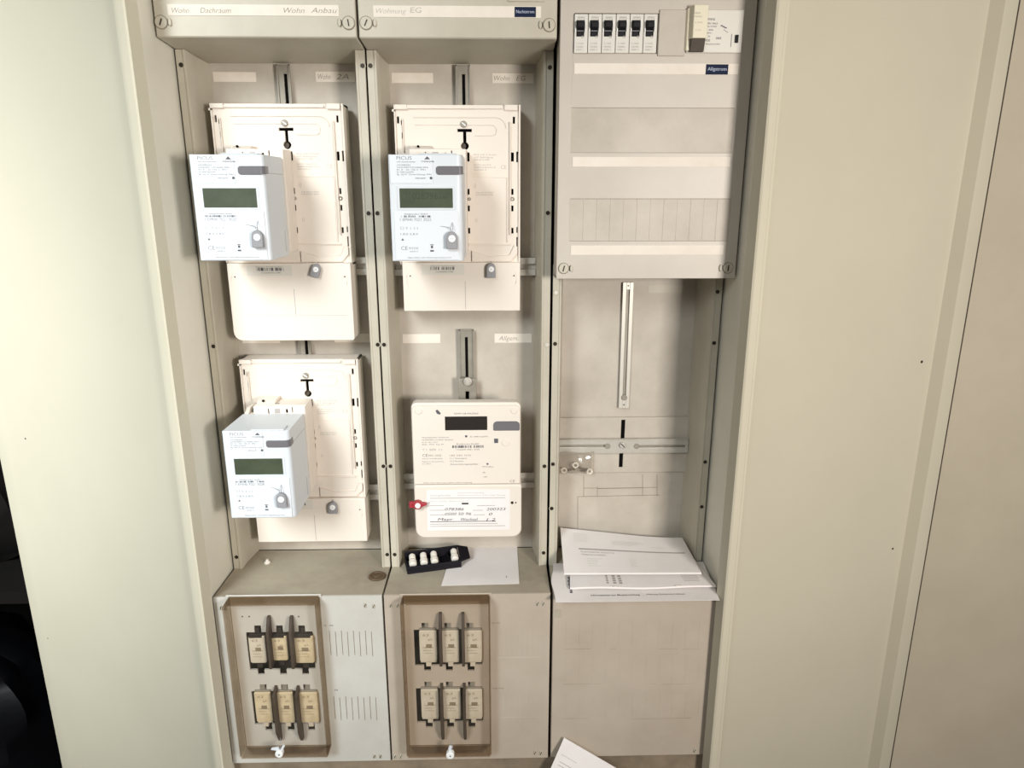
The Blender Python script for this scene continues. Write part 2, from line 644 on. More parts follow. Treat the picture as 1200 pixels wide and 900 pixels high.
def slot_rail(f, r, y0, name='slotted_rail', slot=(.38, .62), m='zincd', z_slot=None, edge=1.6):
    """upright mounting rail with a long slot"""
    x0, x1, z0, z1 = r
    wd = x1 - x0
    g = G()
    a, b = x0 + wd * slot[0], x0 + wd * slot[1]
    zs = z_slot or (z0 + 8, z1 - 12)
    g.holed(x0, x1, z0, z1, y0, y0 + 2, [(a, b, zs[0], zs[1])])
    g.box(x0, x0 + edge, y0 - 2.2, y0, z0, z1)
    g.box(x1 - edge, x1, y0 - 2.2, y0, z0, z1)
    g.box(x0, x1, y0 - 2.2, y0, z1 - edge, z1)
    o = obj(name, g, M[m], f)
    g = G().box(a - .5, b + .5, y0 + 2, y0 + 2.6, zs[0] - 1, zs[1] + 1)
    obj('slot_shadow_gap', g, M['void'], o)
    return o


r = R(325.5, 75.5, 341, 122, 1074)
slot_rail(fields[0], (r[0], r[1], at(350, 440, 1074)[1], r[3]), 1074, slot=(.5, .76))
r = R(534, 76, 551, 122, 1074)
slot_rail(fields[1], (r[0], r[1], at(540, 200, 1074)[1], r[3]), 1074, slot=(.44, .66))
r = R(538.5, 386, 555.5, 466, 1074)
sr = slot_rail(fields[1], (r[0], r[1], at(548, 480, 1074)[1], r[3]), 1074, slot=(.40, .60))
# hanger bracket with its screw
br = R(537, 444, 558, 470, 1060)
g = G()
g.holed(br[0], br[1], br[2], br[3], 1062, 1065, [((br[0] + br[1]) / 2 - 3, (br[0] + br[1]) / 2 + 3, br[2] + 2, br[2] + 15)])
g.box(br[0], br[0] + 2, 1065, 1074, br[2], br[3] - 8)
g.box(br[1] - 2, br[1], 1065, 1074, br[2], br[3] - 8)
g.box(br[0] + 1, br[1] - 1, 1058, 1062, br[2], br[2] + 3)
o = obj('hanger_bracket', g, M['zincd'], fields[1], bevel=.5)
x, z = at(548, 447.5, 1056)
g = G().cyl(x, z, 6.4, 1057, 1062, 18)
g.cyl(x, z, 4.2, 1054.5, 1057.5, 6)
obj('hanger_screw', g, M['zinc'], o, bevel=.5)


# horizontal rails behind the carriers
def cross_rail(f, zt_px, xa, xb, ypos=1066):
    zc = at(*zt_px, ypos)[1]
    g = G()
    g.prism_yz([(ypos, zc + 13), (ypos, zc + 4), (ypos + 6, zc + 3.5), (ypos + 6, zc - 3.5), (ypos, zc - 4), (ypos, zc - 13),
                (ypos + 2, zc - 13), (ypos + 2, zc - 5.2), (ypos + 8, zc - 4.8), (ypos + 8, zc + 4.8), (ypos + 2, zc + 5.2), (ypos + 2, zc + 13)], xa, xb)
    return obj('cross_rail', g, M['zinc'], f)


cross_rail(fields[0], (424, 312), GX[0] + 40, at(430.5, 312, 1066)[0])
cross_rail(fields[0], (436, 577), GX[0] + 40, at(444.5, 577, 1066)[0])
cross_rail(fields[1], (619, 312.5), at(462, 312, 1066)[0], at(627.5, 312, 1066)[0])
cross_rail(fields[1], (617, 563), at(472, 563, 1066)[0], at(626, 563, 1066)[0])

# ---- right-hand field: bright slotted rail, blanking plates, grooves
f3 = fields[2]
xa_, za_ = at(744, 331, 1078)
xb_, zb_ = at(737 - 12, 478, 1078)
def slanted_rail():
    # leans a little in its slot, as hung
    g = G()
    T = at(736.5, 331, 1076); B = at(731, 478.5, 1076)
    hw = 8.2
    dx = (T[0] - B[0]) / (T[1] - B[1])
    def rect(u0, u1, z0, z1, y0, y1):
        z0_, z1_ = B[1] + z0, B[1] + z1
        a, b = B[0] + dx * z0, B[0] + dx * z1
        g.prism_xz([(a + u0, z0_), (a + u1, z0_), (b + u1, z1_), (b + u0, z1_)], y0, y1)
    L = T[1] - B[1]
    rect(-hw, -2.6, 0, L, 1076, 1079)
    rect(2.6, hw, 0, L, 1076, 1079)
    rect(-2.6, 2.6, L - 11, L, 1076, 1079)
    rect(-2.6, 2.6, 0, 14, 1076, 1079)
    o = obj('slotted_rail', g, M['screwb'], f3, bevel=.4, label='bright slotted rail')
    g = G()
    a, b = B[0] + dx * 13, B[0] + dx * (L - 10)
    g.prism_xz([(a - 3, B[1] + 13), (a + 3, B[1] + 13), (b + 3, B[1] + L - 10), (b - 3, B[1] + L - 10)], 1079, 1080)
    obj('slot_shadow_gap', g, M['zincd'], o)
    g = G().cyl(B[0] + dx * 18, B[1] + 18, 4.6, 1074, 1077, 16)
    obj('rail_nut', g, M['zincd'], o, bevel=.5)
    g = G().cyl(B[0] + dx * 6, B[1] + 6, 1.2, 1075.4, 1076.5, 8).cyl(B[0] + dx * (L - 5), B[1] + L - 5, 1.2, 1075.4, 1076.5, 8)
    obj('rivet', g, M['screw'], o)
slanted_rail()

r = R(653.5, 489, 807, 553.5, 1078)
g = G()
sx0, sx1 = at(727, 520, 1078)[0], at(731.5, 520, 1078)[0]
zt = at(729, 492, 1078)[1]; zm0 = at(729, 514, 1078)[1]; zm1 = at(729, 531, 1078)[1]; zl = at(729, 547.5, 1078)[1]
g.holed(r[0], r[1], r[2], r[3], 1077.5, 1080.5, [(sx0, sx1, zm0, zt), (sx0 - 1, sx1 - 1, zl, zm1)])
bp = obj('blanking_plate', g, M['back'], f3, bevel=.6)
g = G().box(sx0 - 4, sx1 + 4, 1080.6, 1081.6, zl - 2, zt + 2)
obj('slot_shadow_gap', g, M['void'], bp)

# grooves pressed in the back panel
g = G()
def line(px0, py0, px1, py1, w_=.8, Y=YBK):
    a, b = at(px0, py0, Y), at(px1, py1, Y)
    if abs(px1 - px0) > abs(py1 - py0):
        g.prism_xz([(a[0], a[1] - w_ / 2), (b[0], b[1] - w_ / 2), (b[0], b[1] + w_ / 2), (a[0], a[1] + w_ / 2)], Y - .25, Y)
    else:
        g.prism_xz([(a[0] - w_ / 2, a[1]), (b[0] - w_ / 2, b[1]), (b[0] + w_ / 2, b[1]), (a[0] + w_ / 2, a[1])][::1], Y - .25, Y)
line(677, 582, 773, 580)
line(677, 620, 677, 582)
line(684, 582, 684, 557); line(700, 582, 700, 570); line(753, 581, 753, 556); line(770, 581, 770, 556)
line(684, 572, 700, 572); line(700, 572.5, 753, 571.5, 1.3); line(753, 571.5, 770, 571)
obj('pressed_groove', g, M['groove'], f3)
# worn paper label remains
g = G()
rr = R(760, 334, 803, 343, YBK)
g.box(rr[0], rr[1], YBK - .4, YBK, rr[2], rr[3])
obj('faded_label', g, M['grey'], f3)

# galvanised bar screwed across the plate
bar = thing('galvanised_bar', 'galvanised flat bar with two long slots across the right field', 'bar', at(730, 522, 1070)[0], 1072, at(730, 531, 1070)[1])
r = R(653, 514, 806.5, 531, 1071)
zc = at(690, 522.5, 1071)[1]
g = G()
s1 = (at(656, 522, 1071)[0], at(711, 522, 1071)[0]); s2 = (at(748, 522, 1071)[0], at(803, 522, 1071)[0])
zc2 = at(780, 522.8, 1071)[1]
g.holed(r[0], r[1], r[2], r[3], 1070, 1073, [(s1[0], s1[1], zc - 2.2, zc + 2.2), (s2[0], s2[1], zc2 - 2.2, zc2 + 2.2)])
g.box(r[0], r[1], 1067.5, 1070, r[3] - 1.2, r[3])
b_ = obj('slotted_plate', g, M['zinc'], bar, bevel=.4)
g = G().box(s1[0] - 1, s2[1] + 1, 1073, 1076, zc - 3.6, zc + 3.4)
obj('bar_backing', g, M['zincd'], bar)
for px, rr_ in ((712, 4.8), (746, 4.6)):
    x, z = at(px, 522.8, 1070)
    g = G().cyl(x, z, rr_, 1069, 1073, 18)
    obj('slot_nut', g, M['zincd'], bar, bevel=.6)
x, z = at(729.5, 521.5, 1069)
g = G().cyl(x, z, 5.2, 1066.5, 1070, 20)
o = obj('centre_screw', g, M['zinc'], bar, bevel=1)
g = G().prism_xz([(x - 3.6, z + 2.6), (x - 2.8, z + 3.6), (x + 3.6, z - 2.6), (x + 2.8, z - 3.6)][::-1], 1066.2, 1066.8)
obj('screw_slot', g, M['screw'], o)


# ================================================================== upper covers
def latch(parent, px, py, Y, r, ang, side):
    """round quarter-turn fastener with a slot, and the half-moon boss beside it"""
    x, z = at(px, py, Y)
    g = G().cyl(x, z, r, Y - 2.0, Y + 1, 22)
    o = obj('quarter_turn_screw', g, M['grey'], parent, bevel=.7)
    g = G().ring(x, z, r + .2, r + .9, Y - .25, Y + .5, 22)
    obj('screw_rim', g, M['groove'], o)
    a = math.radians(ang)
    dx, dz = math.sin(a), math.cos(a)
    g = G().prism_xz([(x - dx * 4 - dz * .8, z - dz * 4 + dx * .8), (x - dx * 4 + dz * .8, z - dz * 4 - dx * .8),
                      (x + dx * 4 + dz * .8, z + dz * 4 - dx * .8), (x + dx * 4 - dz * .8, z + dz * 4 + dx * .8)], Y - 2.3, Y - 1)
    obj('screw_slot', g, M['screw'], o)
    bx = x + side * (r + 3.6)
    g = G().cyl(bx, z, 2.0, Y - 2.6, Y + 1, 14, rz=4.6)
    obj('seal_lug', g, M['grey'], parent, bevel=.6)
    g = G().cyl(bx - side * 1.6, z, 1.4, Y - .4, Y + .5, 12, rz=4)
    obj('lug_hole', g, M['screw'], parent)


HDR = ['grey plastic upper cover at left with two pencilled flat names on its strip',
       'grey plastic upper cover in the middle with blue tape on its strip']
for i in range(2):
    xa, xb = GX[i] + 1.5, GX[i + 1] - 1.5
    t = thing('terminal_cover', HDR[i], 'cover', (xa + xb) / 2, 1000, ZH)
    g = G()
    g.prism_yz([(YH, ZTOP - 5), (YH, ZH + 1.5), (YH + 1.5, ZH), (YF, 181.0), (YBK - 1, 173.5), (YBK - 1, ZTOP - 5)], xa, xb)
    obj('cover_body', g, M['grey'], t, bevel=1.2)
    if i == 0:
        r = R(196.5, 5.5, 397, 18.5, YH)
        o = strip_label(t, r, y=YH, name='paper_strip')
        g = G()
        for s, a, b in (('Wohn', 202, 222), ('Dachgesch', 235, 271), ('Wohn', 333, 357), ('Anbau', 365, 395)):
            x0, z0 = at(a, 15.3, YH); x1, _ = at(b, 15.3, YH)
            if s == 'Dachgesch':
                put_text(g, 'Dachraum', x0, x1, z0, 6.2, YH - .8, thin=-.02, shear=.3)
            else:
                put_text(g, s, x0, x1, z0, 6.2, YH - .8, thin=-.02, shear=.3)
        obj('handwriting', g, M['pencil'], o)
        latch(t, 189, 26, YH, 7.4, 22, 1)
        latch(t, 408.5, 27, YH, 7.4, -8, -1)
    else:
        r = R(437.5, 7, 634, 20.5, YH)
        o = strip_label(t, r, y=YH, name='paper_strip')
        g = G()
        x0, z0 = at(441, 15.8, YH); x1, _ = at(476, 15.8, YH)
        put_text(g, 'Wohnung', x0, x1, z0, 6.0, YH - .8, thin=-.025, shear=.3)
        x0, z0 = at(481, 15.2, YH); x1, _ = at(494, 15.2, YH)
        put_text(g, 'EG', x0, x1, z0, 6.4, YH - .8, thin=-.02, shear=.1)
        obj('handwriting', g, M['print_l'], o)
        r = R(603, 8.3, 628, 20.3, YH)
        g = G().box(r[0], r[1], YH - 1.3, YH - .6, r[2], r[3])
        tp = obj('blue_tape', g, M['tag'], t, bevel=.4)
        g = G()
        hh = r[3] - r[2]
        put_text(g, 'Nachtstrom', r[0] + 2, r[1] - 2, r[2] + hh * .38, hh * .32, YH - 1.45, thin=.004)
        obj('lettering', g, M['tagw'], tp)
        g = G()
        rr = R(595, -8, 638, 2, YH)
        g.box(rr[0], rr[1], YH - 1.5, YH, rr[2], rr[3])
        obj('raised_pad', g, M['grey'], t, bevel=.5)
        latch(t, 429, 27, YH, 7.4, 25, 1)
        latch(t, 643.5, 29.5, YH, 7.4, -5, -1)

# ---- right-hand distribution cover
YC = 970.0
xa, xb = GX[2] + 2.6, GX[3] - 1.5
ZC0 = at(755, 326.5, YC)[1]
dc = thing('distribution_cover', 'tall grey distribution cover at upper right with breaker row cut out', 'cover', (xa + xb) / 2, 995, ZC0)
rb = R(672.5, 15.5, 771, 62.5, YC)        # breaker opening
rr_ = R(803, 12, 869.5, 62.5, YC)
rbk = R(771.5, 11.5, 803, 66, YC)
blank1 = R(669, 126.5, 859, 179, YC); blank2 = R(667.5, 233, 855, 282.5, YC)
g = G()
opens = [(rb[0], rb[1], rb[2], rb[3]), (rr_[0] + 2, rr_[1] - 1, rr_[2] + 1, rr_[3] - 1), blank1, blank2]
g.holed(xa, xb, ZC0, ZTOP - 5, YC, YC + 3, opens)
g.box(xa, xa + 2.5, YC + 3, YF - 2, ZC0, ZTOP - 5)
g.box(xb - 2.5, xb, YC + 3, YF - 2, ZC0, ZTOP - 5)
g.box(xa, xb, YC + 3, YF - 2, ZC0, ZC0 + 2.5)
obj('cover_shell', g, M['grey_c'], dc, bevel=.5)
for k, bl in enumerate((blank1, blank2)):
    wdt = (bl[1] - bl[0]) / 12
    for j in range(12):
        g = G().box(bl[0] + j * wdt + .04 * k, bl[0] + (j + 1) * wdt - .04 * k, YC + .5 - .15 * (j % 2) * k, YC + 3, bl[2] + .2, bl[3] - .2)
        obj('module_blank', g, M['back'], dc, bevel=.12 if k else 0, seg=1)
for rct in (R(673, 74.5, 865, 87, YC), R(671, 184, 855.5, 195.5, YC), R(669, 287.5, 847.5, 298.5, YC)):
    strip_label(dc, rct, y=YC, name='paper_strip')
r = R(827, 75.5, 853, 87.5, YC)
g = G().box(r[0], r[1], YC - 1.3, YC - .6, r[2], r[3])
tp = obj('blue_tape', g, M['tag'], dc, bevel=.3)
g = G()
hh = r[3] - r[2]
put_text(g, 'Allgstrom', r[0] + 2, r[1] - 2, r[2] + hh * .38, hh * .34, YC - 1.45, thin=.004)
obj('lettering', g, M['tagw'], tp)
latch(dc, 660.5, 314.5, YC, 6.8, 15, 1)
latch(dc, 853, 314, YC, 6.8, 5, -1)
g = G().box(rbk[0], rbk[1], YC - 2.2, YC, rbk[2], rbk[3])
tag(obj('blanking_cover', g, M['back'], bevel=.8), 'plain grey blanking cover between the breaker row and the residual current breaker', 'blanking cover')

# ---- six miniature circuit breakers
ORD = ['leftmost of the six, by the edge of the cover', 'second from left in the row of six', 'third from left in the row of six',
       'fourth from left in the row of six', 'fifth from left, next to the last one', 'rightmost of the six, beside the blanking cover']
for i in range(6):
    p0 = 673.2 + i * 16.25
    r = R(p0, 16.2, p0 + 15.6, 62, YC - 4)
    t = thing('circuit_breaker', 'white breaker with black toggle, ' + ORD[i], 'circuit breaker', (r[0] + r[1]) / 2, YC + 5, r[2], 'circuit breakers in the upper right cover')
    xm = (r[0] + r[1]) / 2 - 1
    tz0, tz1 = at(p0 + 7, 42, YC - 4)[1], at(p0 + 7, 24, YC - 4)[1]
    g = G()
    g.holed(r[0], r[1], r[2], r[3], YC - 3.5, YC + 8, [(xm - 4.9, xm + 4.9, tz0 - .6, tz1 + .6)])
    obj('body', g, M['rcd'], t, bevel=.5)
    g = G().box(r[0] + .5, r[1] - .5, YC + 8, YC + 30, r[2] + 1, r[3] - 1)
    obj('case', g, M['rcd'], t)
    g = G()
    zm = (tz0 * .62 + tz1 * .38)
    g.prism_yz([(YC - 1, tz0), (YC + 7, tz0), (YC + 7, tz1), (YC - 6, tz1), (YC - 11, tz1 - 3), (YC - 10, zm + 2), (YC - 2, zm - 1)][::-1], xm - 4.3, xm + 4.3)
    tg = obj('toggle', g, M['black'], t, bevel=.7)
    g = G().box(xm - 4.2, xm + 4.2, YC - 3.6, YC - 1.6, zm - 1.2, zm - .5)
    obj('toggle_mark', g, M['seal'], tg)
    g = G()
    g.box(xm + 5.4, xm + 6.6, YC - 5.2, YC - 3.5, tz1 - 12, tz1 + 1)
    g.box(xm - 6.8, xm - 5.4, YC - 5, YC - 3.5, zm - 2, zm + 2)
    g.box(xm + 5.4, xm + 6.8, YC - 5, YC - 3.5, zm - 2, zm + 2)
    obj('moulded_rib', g, M['sealw'], t, bevel=.3)
    g = G()
    put_text(g, 'SIEMENS', r[0] + 3.5, r[1] - 4, r[3] - 5.4, 2.6, YC - 3.7)
    put_text(g, 'L16A', r[0] + 3, r[0] + 12, r[2] + 10, 2.4, YC - 3.7)
    put_text(g, '230/400~', r[0] + 2.5, r[1] - 4, r[2] + 6.2, 2.0, YC - 3.7)
    put_text(g, '6000 3', r[0] + 2.5, r[1] - 5, r[2] + 2.8, 2.0, YC - 3.7)
    g.ring(xm + 3, r[2] + 18.5, .9, 1.5, YC - 3.7, YC - 3.5, 10)
    obj('lettering', g, M['print_l'], t)

# ---- residual current breaker
t = thing('residual_current_breaker', 'wide white residual current breaker with yellowed raised block at the far upper right', 'circuit breaker', (rr_[0] + rr_[1]) / 2, YC, rr_[2])
x0, x1, z0, z1 = rr_
xs = at(826, 38, YC - 4)[0]
g = G().box(x0 + 2, x1, YC - 3.5, YC + 20, z0, z1)
obj('body', g, M['rcd'], t, bevel=1)
g = G()
xr0 = at(808, 38, YC - 14)[0]
g.prism_xy([(x0 + 1, YC - 2), (x0 + 6, YC - 15), (xs, YC - 15), (xs, YC)], z0 + (z1 - z0) * .30, z1 + 3)
g.prism_xy([(x0 - 1, YC - 2), (x0 + 1, YC - 6), (x0 + 6, YC - 6), (x0 + 6, YC)], z0 + 2, z1 + 1)
obj('raised_block', g, M['rcdc'], t, bevel=.8)
g = G().prism_yz([(YC - 3, z0 + .5), (YC - 3, z0 + (z1 - z0) * .30), (YC - 13, z0 + (z1 - z0) * .30), (YC - 8, z0 + .5)], x0 + 5, xs - 1)
obj('switch_rocker', g, M['bake'], t, bevel=.6)
xk, zk = at(863.5, 45.5, YC - 5)
g = G().box(xk - 1.7, xk + 1.7, YC - 6.5, YC - 3, zk - 4.5, zk + 4.5)
obj('test_button', g, M['black'], t, bevel=.4)
g = G()
YT = YC - 3.7
def tx(s, p0, p1, py, h):
    a, z = at(p0, py, YT); b, _ = at(p1, py, YT)
    put_text(g, s, a, b, z, h, YT)
tx('SIEMENS', 827.5, 838, 23.8, 2.6)
tx('5SM1 344-0', 827.5, 841, 28.6, 2.4)
tx('I\u0394n 0,03A', 827.5, 840, 31.8, 2.0)
tx('In 40A', 827, 836, 36, 2.0); tx('400V~', 827, 835, 39.5, 1.8)
tx('IP 20', 826.5, 832, 43.5, 1.8); tx('VDE', 826, 832, 48.5, 2.8); tx('0664', 839, 845, 46, 3)
tx('Monatlich pruefen', 827, 843.5, 52.3, 1.6)
for k in range(3):
    a = at(846 + k * 2.2, 30 + k * 1.2, YT)
    g.box(a[0] - 1.6, a[0] + 1.4, YT, YT + .15, a[1] - .7, a[1] + .5)
    a = at(849 + k * 1.8, 35 + k * 1.3, YT)
    g.box(a[0] - 1, a[0] + .5, YT, YT + .15, a[1] - .5, a[1] + .3)
a = at(857, 47, YT); g.box(a[0] - .35, a[0] + .35, YT, YT + .15, a[1] - 8, a[1] + 7)
obj('lettering', g, M['print_'], t)
g = G()
YT = YC - 15.2
tx('SIEMENS', 812, 821, 16, 1.8); tx('FI-Schutz', 812, 823, 20, 2.0); tx('1 3 5 N', 812, 823, 27, 1.8); tx('2 4 6', 815, 821, 36, 1.8)
obj('block_lettering', g, M['print_l'], t)
del YT


# ================================================================== meter carriers
def rrect(x0, x1, z0, z1, rad, n=5):
    """rounded rectangle, counter-clockwise; rad = (bl, br, tr, tl)"""
    pts = []
    for (cx, cz, a0, rd) in ((x0 + rad[0], z0 + rad[0], 180, rad[0]), (x1 - rad[1], z0 + rad[1], 270, rad[1]),
                             (x1 - rad[2], z1 - rad[2], 0, rad[2]), (x0 + rad[3], z1 - rad[3], 90, rad[3])):
        if rd <= 0:
            pts.append((cx, cz))
            continue
        for k in range(n + 1):
            a = math.radians(a0 + 90 * k / n)
            pts.append((cx + rd * math.cos(a), cz + rd * math.sin(a)))
    return pts


def carrier(label, x0, x1, z0, z1, zsplit, ms, bulge, Y0=1040.0):
    """ms: (x0,x1,z0,z1) of the meter plugged into it"""
    t = thing('meter_carrier', label, 'meter carrier', (x0 + x1) / 2, 1060, z0)
    wd = x1 - x0
    kx = x0 + wd * .555                       # keyhole axis
    zk = z1 - 33
    rx = x0 + wd * .89
    slots = [(x0 + 3.5, x0 + 6.5, z1 - 24, z1 - 15), (x1 - 10.5, x1 - 7.5, z1 - 24, z1 - 15),
             (kx - 10, kx + 10, zk - 2, zk + 2), (kx - 2.2, kx + 2.2, zk - 18, zk + 1), (kx - 2.2, kx + 2.2, zk - 26, zk - 15), (kx - 3.9, kx + 3.9, zk - 24.9, zk - 16.1), (kx - 5, kx + 5, zk - 23.3, zk - 17.7), (kx - 5.5, kx + 5.5, zk - 21.8, zk - 19.2)]
    zz = z1 - 62
    slots += [(kx + 3, kx + 6.2, zz - 12, zz), (x1 - 13, x1 - 9, zz - 12, zz), (x1 - 5.5, x1 - 2.6, zz - 13, zz + 1)]
    for q in (113, 136, 167):
        slots += [(kx + 2.5, kx + 5.5, z1 - q - 6, z1 - q + 2), (x1 - 12.5, x1 - 9.5, z1 - q - 6, z1 - q + 2)]
    slots += [(x1 - 5.2, x1 - 3.4, z1 - 172, z1 - 164), (x1 - 5.2, x1 - 3.4, z1 - 192, z1 - 178),
              (x0 + 8.6, x0 + 9.8, z1 - 26, z1 - 20), (x0 + 9.4, x0 + 10.6, z1 - 44, z1 - 36)]
    slots = [(a, b, max(c, zsplit + 2), d) for a, b, c, d in slots if d > zsplit + 4]
    g = G()
    g.holed(x0, x1, zsplit - 2, z1, Y0, Y0 + 4, slots)
    g.box(x0 + .5, x1 - .5, Y0 + 7, 1073, zsplit - 4, z1 - .5)
    g.box(x0, x0 + 3, Y0 + 4, 1073, zsplit - 4, z1)
    g.box(x1 - 3, x1, Y0 + 4, 1073, zsplit - 4, z1)
    g.box(x0, x1, Y0 + 4, 1073, z1 - 3, z1)
    obj('back_shell', g, M['white'], t, bevel=.8)
    g = G().box(x0 + 3.2, x1 - 3.2, Y0 + 6.0, Y0 + 6.9, zsplit - 1, z1 - 3.2)
    obj('slot_shade_plate', g, M['void'], t)  # black plate added so the slots look shaded inside
    # raised ribs: outer rails, top bow, inner channel
    g = G()
    g.box(x0, x0 + 9, Y0 - 3, Y0, zsplit, z1 - 6) if False else None
    g.box(x1 - 15, x1 - 13.6, Y0 - 3.5, Y0, z1 - 175, z1 - 22)
    g.box(x1 - 2.4, x1, Y0 - 3, Y0, zsplit, z1)
    g.box(x0, x0 + 2, Y0 - 3, Y0, zsplit, z1)
    g.box(x0 + 11, x0 + 12.2, Y0 - 3, Y0, z1 - 62, z1 - 18)
    g.box(x0 + 14, x1 - 26, Y0 - 3, Y0, z1 - 5, z1 - 2)
    g.box(x1 - 22, x1 - 4, Y0 - 4, Y0, z1 - 7, z1)
    g.box(x0 + 2, x0 + 18, Y0 - 4, Y0, z1 - 6, z1)
    g.box(x0 - 2.5, x0 + 2, Y0 - 3, Y0 + 4, z1 - 9, z1 - 6)
    # bow over the keyhole field
    pts = []
    for k in range(7):
        a = math.radians(90 - 15 * k)
        pts.append((x1 - 34 + 14 * math.cos(a), Y0 - .6, z1 - 30 + 14 * math.sin(a)))
    g.tube([(x0 + 26, Y0 - .6, z1 - 16)] + pts, .8)
    pts = []
    for k in range(13):
        a = math.radians(90 - 15 * k)
        pts.append((x1 - 40 + 7 * math.cos(a), Y0 - .5, z1 - 33 + 7 * math.sin(a)))
    g.tube([(x0 + 28, Y0 - .5, z1 - 26)] + pts + [(kx + 14, Y0 - .5, z1 - 40)], .6)
    # inner terminal well on the right of the meter
    wx0, wx1, wz0, wz1 = kx + 10, x1 - 19, z1 - 186, z1 - 96
    g.box(wx0, wx1, Y0 - .8, Y0, wz1, wz1 + 1)
    g.box(wx1, wx1 + 1, Y0 - 1.5, Y0, wz0, wz1 + 1)
    g.box(wx0 - 6, x1 - 14, Y0 - 3, Y0, wz0 - 3, wz0 - 1.5)
    g.prism_xz([(x0 + wd * .6, zsplit + 1), (x1 - 14, zsplit + 1), (x1 - 4, zsplit + 12), (x1 - 4, zsplit + 22), (x1 - 8, zsplit + 24), (x1 - 15, zsplit + 10),
                (x0 + wd * .74, zsplit + 8), (x0 + wd * .6, zsplit + 16)], Y0 - 3.2, Y0)
    for q in (124, 124):
        g.ring(x1 - 11, z1 - q - 1, 1.6, 2.8, Y0 - .8, Y0, 12)
        g.ring(kx + 5, z1 - q - 1, 1.2, 2.2, Y0 - .8, Y0, 12)
    obj('moulded_ribs', g, M['white'], t, bevel=.4, kind='stuff')
    # keyhole screw
    g = G().cyl(kx - 1, zk + 8, 4.4, Y0 - 3, Y0 + 1, 16)
    o = obj('hanger_screw', g, M['zincd'], t, bevel=.8)
    g = G().prism_xz([(kx - 4, zk + 9.5), (kx - 3.4, zk + 10.6), (kx + 2.2, zk + 6.4), (kx + 1.6, zk + 5.3)][::-1], Y0 - 3.3, Y0 - 2.8)
    obj('screw_slot', g, M['sealw'], o)
    g = G().cyl(kx - 3, zk - 20.5, 4.4, Y0 + 4.6, Y0 + 5.9, 16)
    obj('keyhole_washer', g, M['bake'], t)
    # plug-in socket that holds the meter
    mx0, mx1, mz0, mz1 = ms
    g = G()
    top = mz1 + 11
    slots2 = [(mx0 + 38, mx0 + 39.6, top - 12, top - 4), (mx0 + 73, mx0 + 74.4, top - 11, top - 2), (mx0 + 64, mx0 + 67, top - 11, top - 5)]
    g.holed(mx0 + 17, mx1 + 2, mz0 + 4, top, 1000, 1003, slots2)
    g.box(mx0 + 17, mx1 + 2, 1005, Y0, mz0 + 4, top)
    g.box(mx0 + 3, mx0 + 17, 1000, Y0, mz0 + 4, top - 13)
    g.prism_yz([(1000, top - 13), (1012, top - 6), (Y0, top - 6), (Y0, top - 13)], mx0 + 3, mx0 + 9)
    g.prism_yz([(1008, top), (1020, top + 5), (Y0, top + 5), (Y0, top)], mx0 + 19, mx0 + 46)
    obj('plug_socket', g, M['white'], t, bevel=.7)
    g = G()
    for a, b, c, d in slots2:
        g.box(a - .5, b + .5, 1003.2, 1004.8, c - .5, d + .5)
    g.box(mx0 + 11.5, mx0 + 16.9, 1012, 1014, top - 13, top - 8)
    g.cyl(mx0 + 28, top + 4, 1.7, 1012.5, 1015, 10)
    g.box(mx0 + 45, mx0 + 52, 1012, 1013, top - .2, top + .4)
    obj('socket_hole', g, M['void'], t, kind='stuff')
    g = G().box(mx0 + 48, mx0 + 56, 999.6, 1000.4, top - 11, top - 4)
    obj('contact_grid', g, M['print_l'], t)
    # moulded print on the right
    g = G()
    tx0 = kx + 12
    zz = z1 - 66
    for k, s in enumerate(('BKE-AZ 3 Punkt', 'eHZ Befestigung', 'VDE-AR-N 4400')):
        put_text(g, s, tx0, tx0 + (32, 27, 22)[k], zz - 3.4 * k, 2.1, Y0 - .15)
    for k, s in enumerate(('Iref 10 A  Imax 60 A', 'Zaehlersteckklemme 4x', 'Querschnitt 25')):
        put_text(g, s, tx0, tx0 + (24, 31, 18)[k], zz - 13.5 - 3.3 * k, 2.1, Y0 - .15)
    put_text(g, 'CE', x1 - 27, x1 - 19.5, zz - 18, 5.2, Y0 - .15, thin=-.02)
    for k, s in enumerate(('Typ 0210-6021', '3x230/400V 50Hz')):
        put_text(g, s, tx0 + 2, tx0 + 27, wz1 - 21 - 3.1 * k, 1.9, Y0 - .15)
    put_text(g, '()', tx0, tx0 + 3, wz1 - 13, 6, Y0 - .15, thin=-.02)
    put_text(g, '()', tx0 + 1, tx0 + 4, wz1 - 60, 5, Y0 - .15, thin=-.02)
    obj('lettering', g, M['print_l'], t)
    g = G().box(tx0 - 2, wx1 - .3, Y0 - .3, Y0, wz1 + 1, wz1 + 7.5)
    obj('label_ledge', g, M['strip'], t)
    # lower terminal cover
    g = G()
    yf = Y0 - 5 - bulge
    if bulge > 6:
        pts = rrect(x0 + 5, x1, z0, zsplit, (13, 4, 1, 1))
        g.prism_xz(pts, yf, 1073)
    else:
        pts = rrect(x0 + 4, x1, z0, zsplit, (1.5, 1.5, 1, 1))
        g.prism_xz(pts, yf, 1073)
    tc = obj('terminal_lid', g, M['white'], t, bevel=2.2 if bulge > 6 else 1.2, seg=3)
    xm = x0 + 4 + (wd - 4) * .53
    g = G()
    g.box(xm - .35, xm + .35, yf - .15, yf + .2, z0 + (38 if bulge > 6 else 3), z0 + (zsplit - z0) * .62 + (6 if bulge > 6 else 0))
    if bulge > 6:
        g.box(x0 + 24, x1 - 8, yf - .12, yf + .2, z0 + 36.6, z0 + 37.1)
    obj('lid_seam', g, M['print_l'], tc)
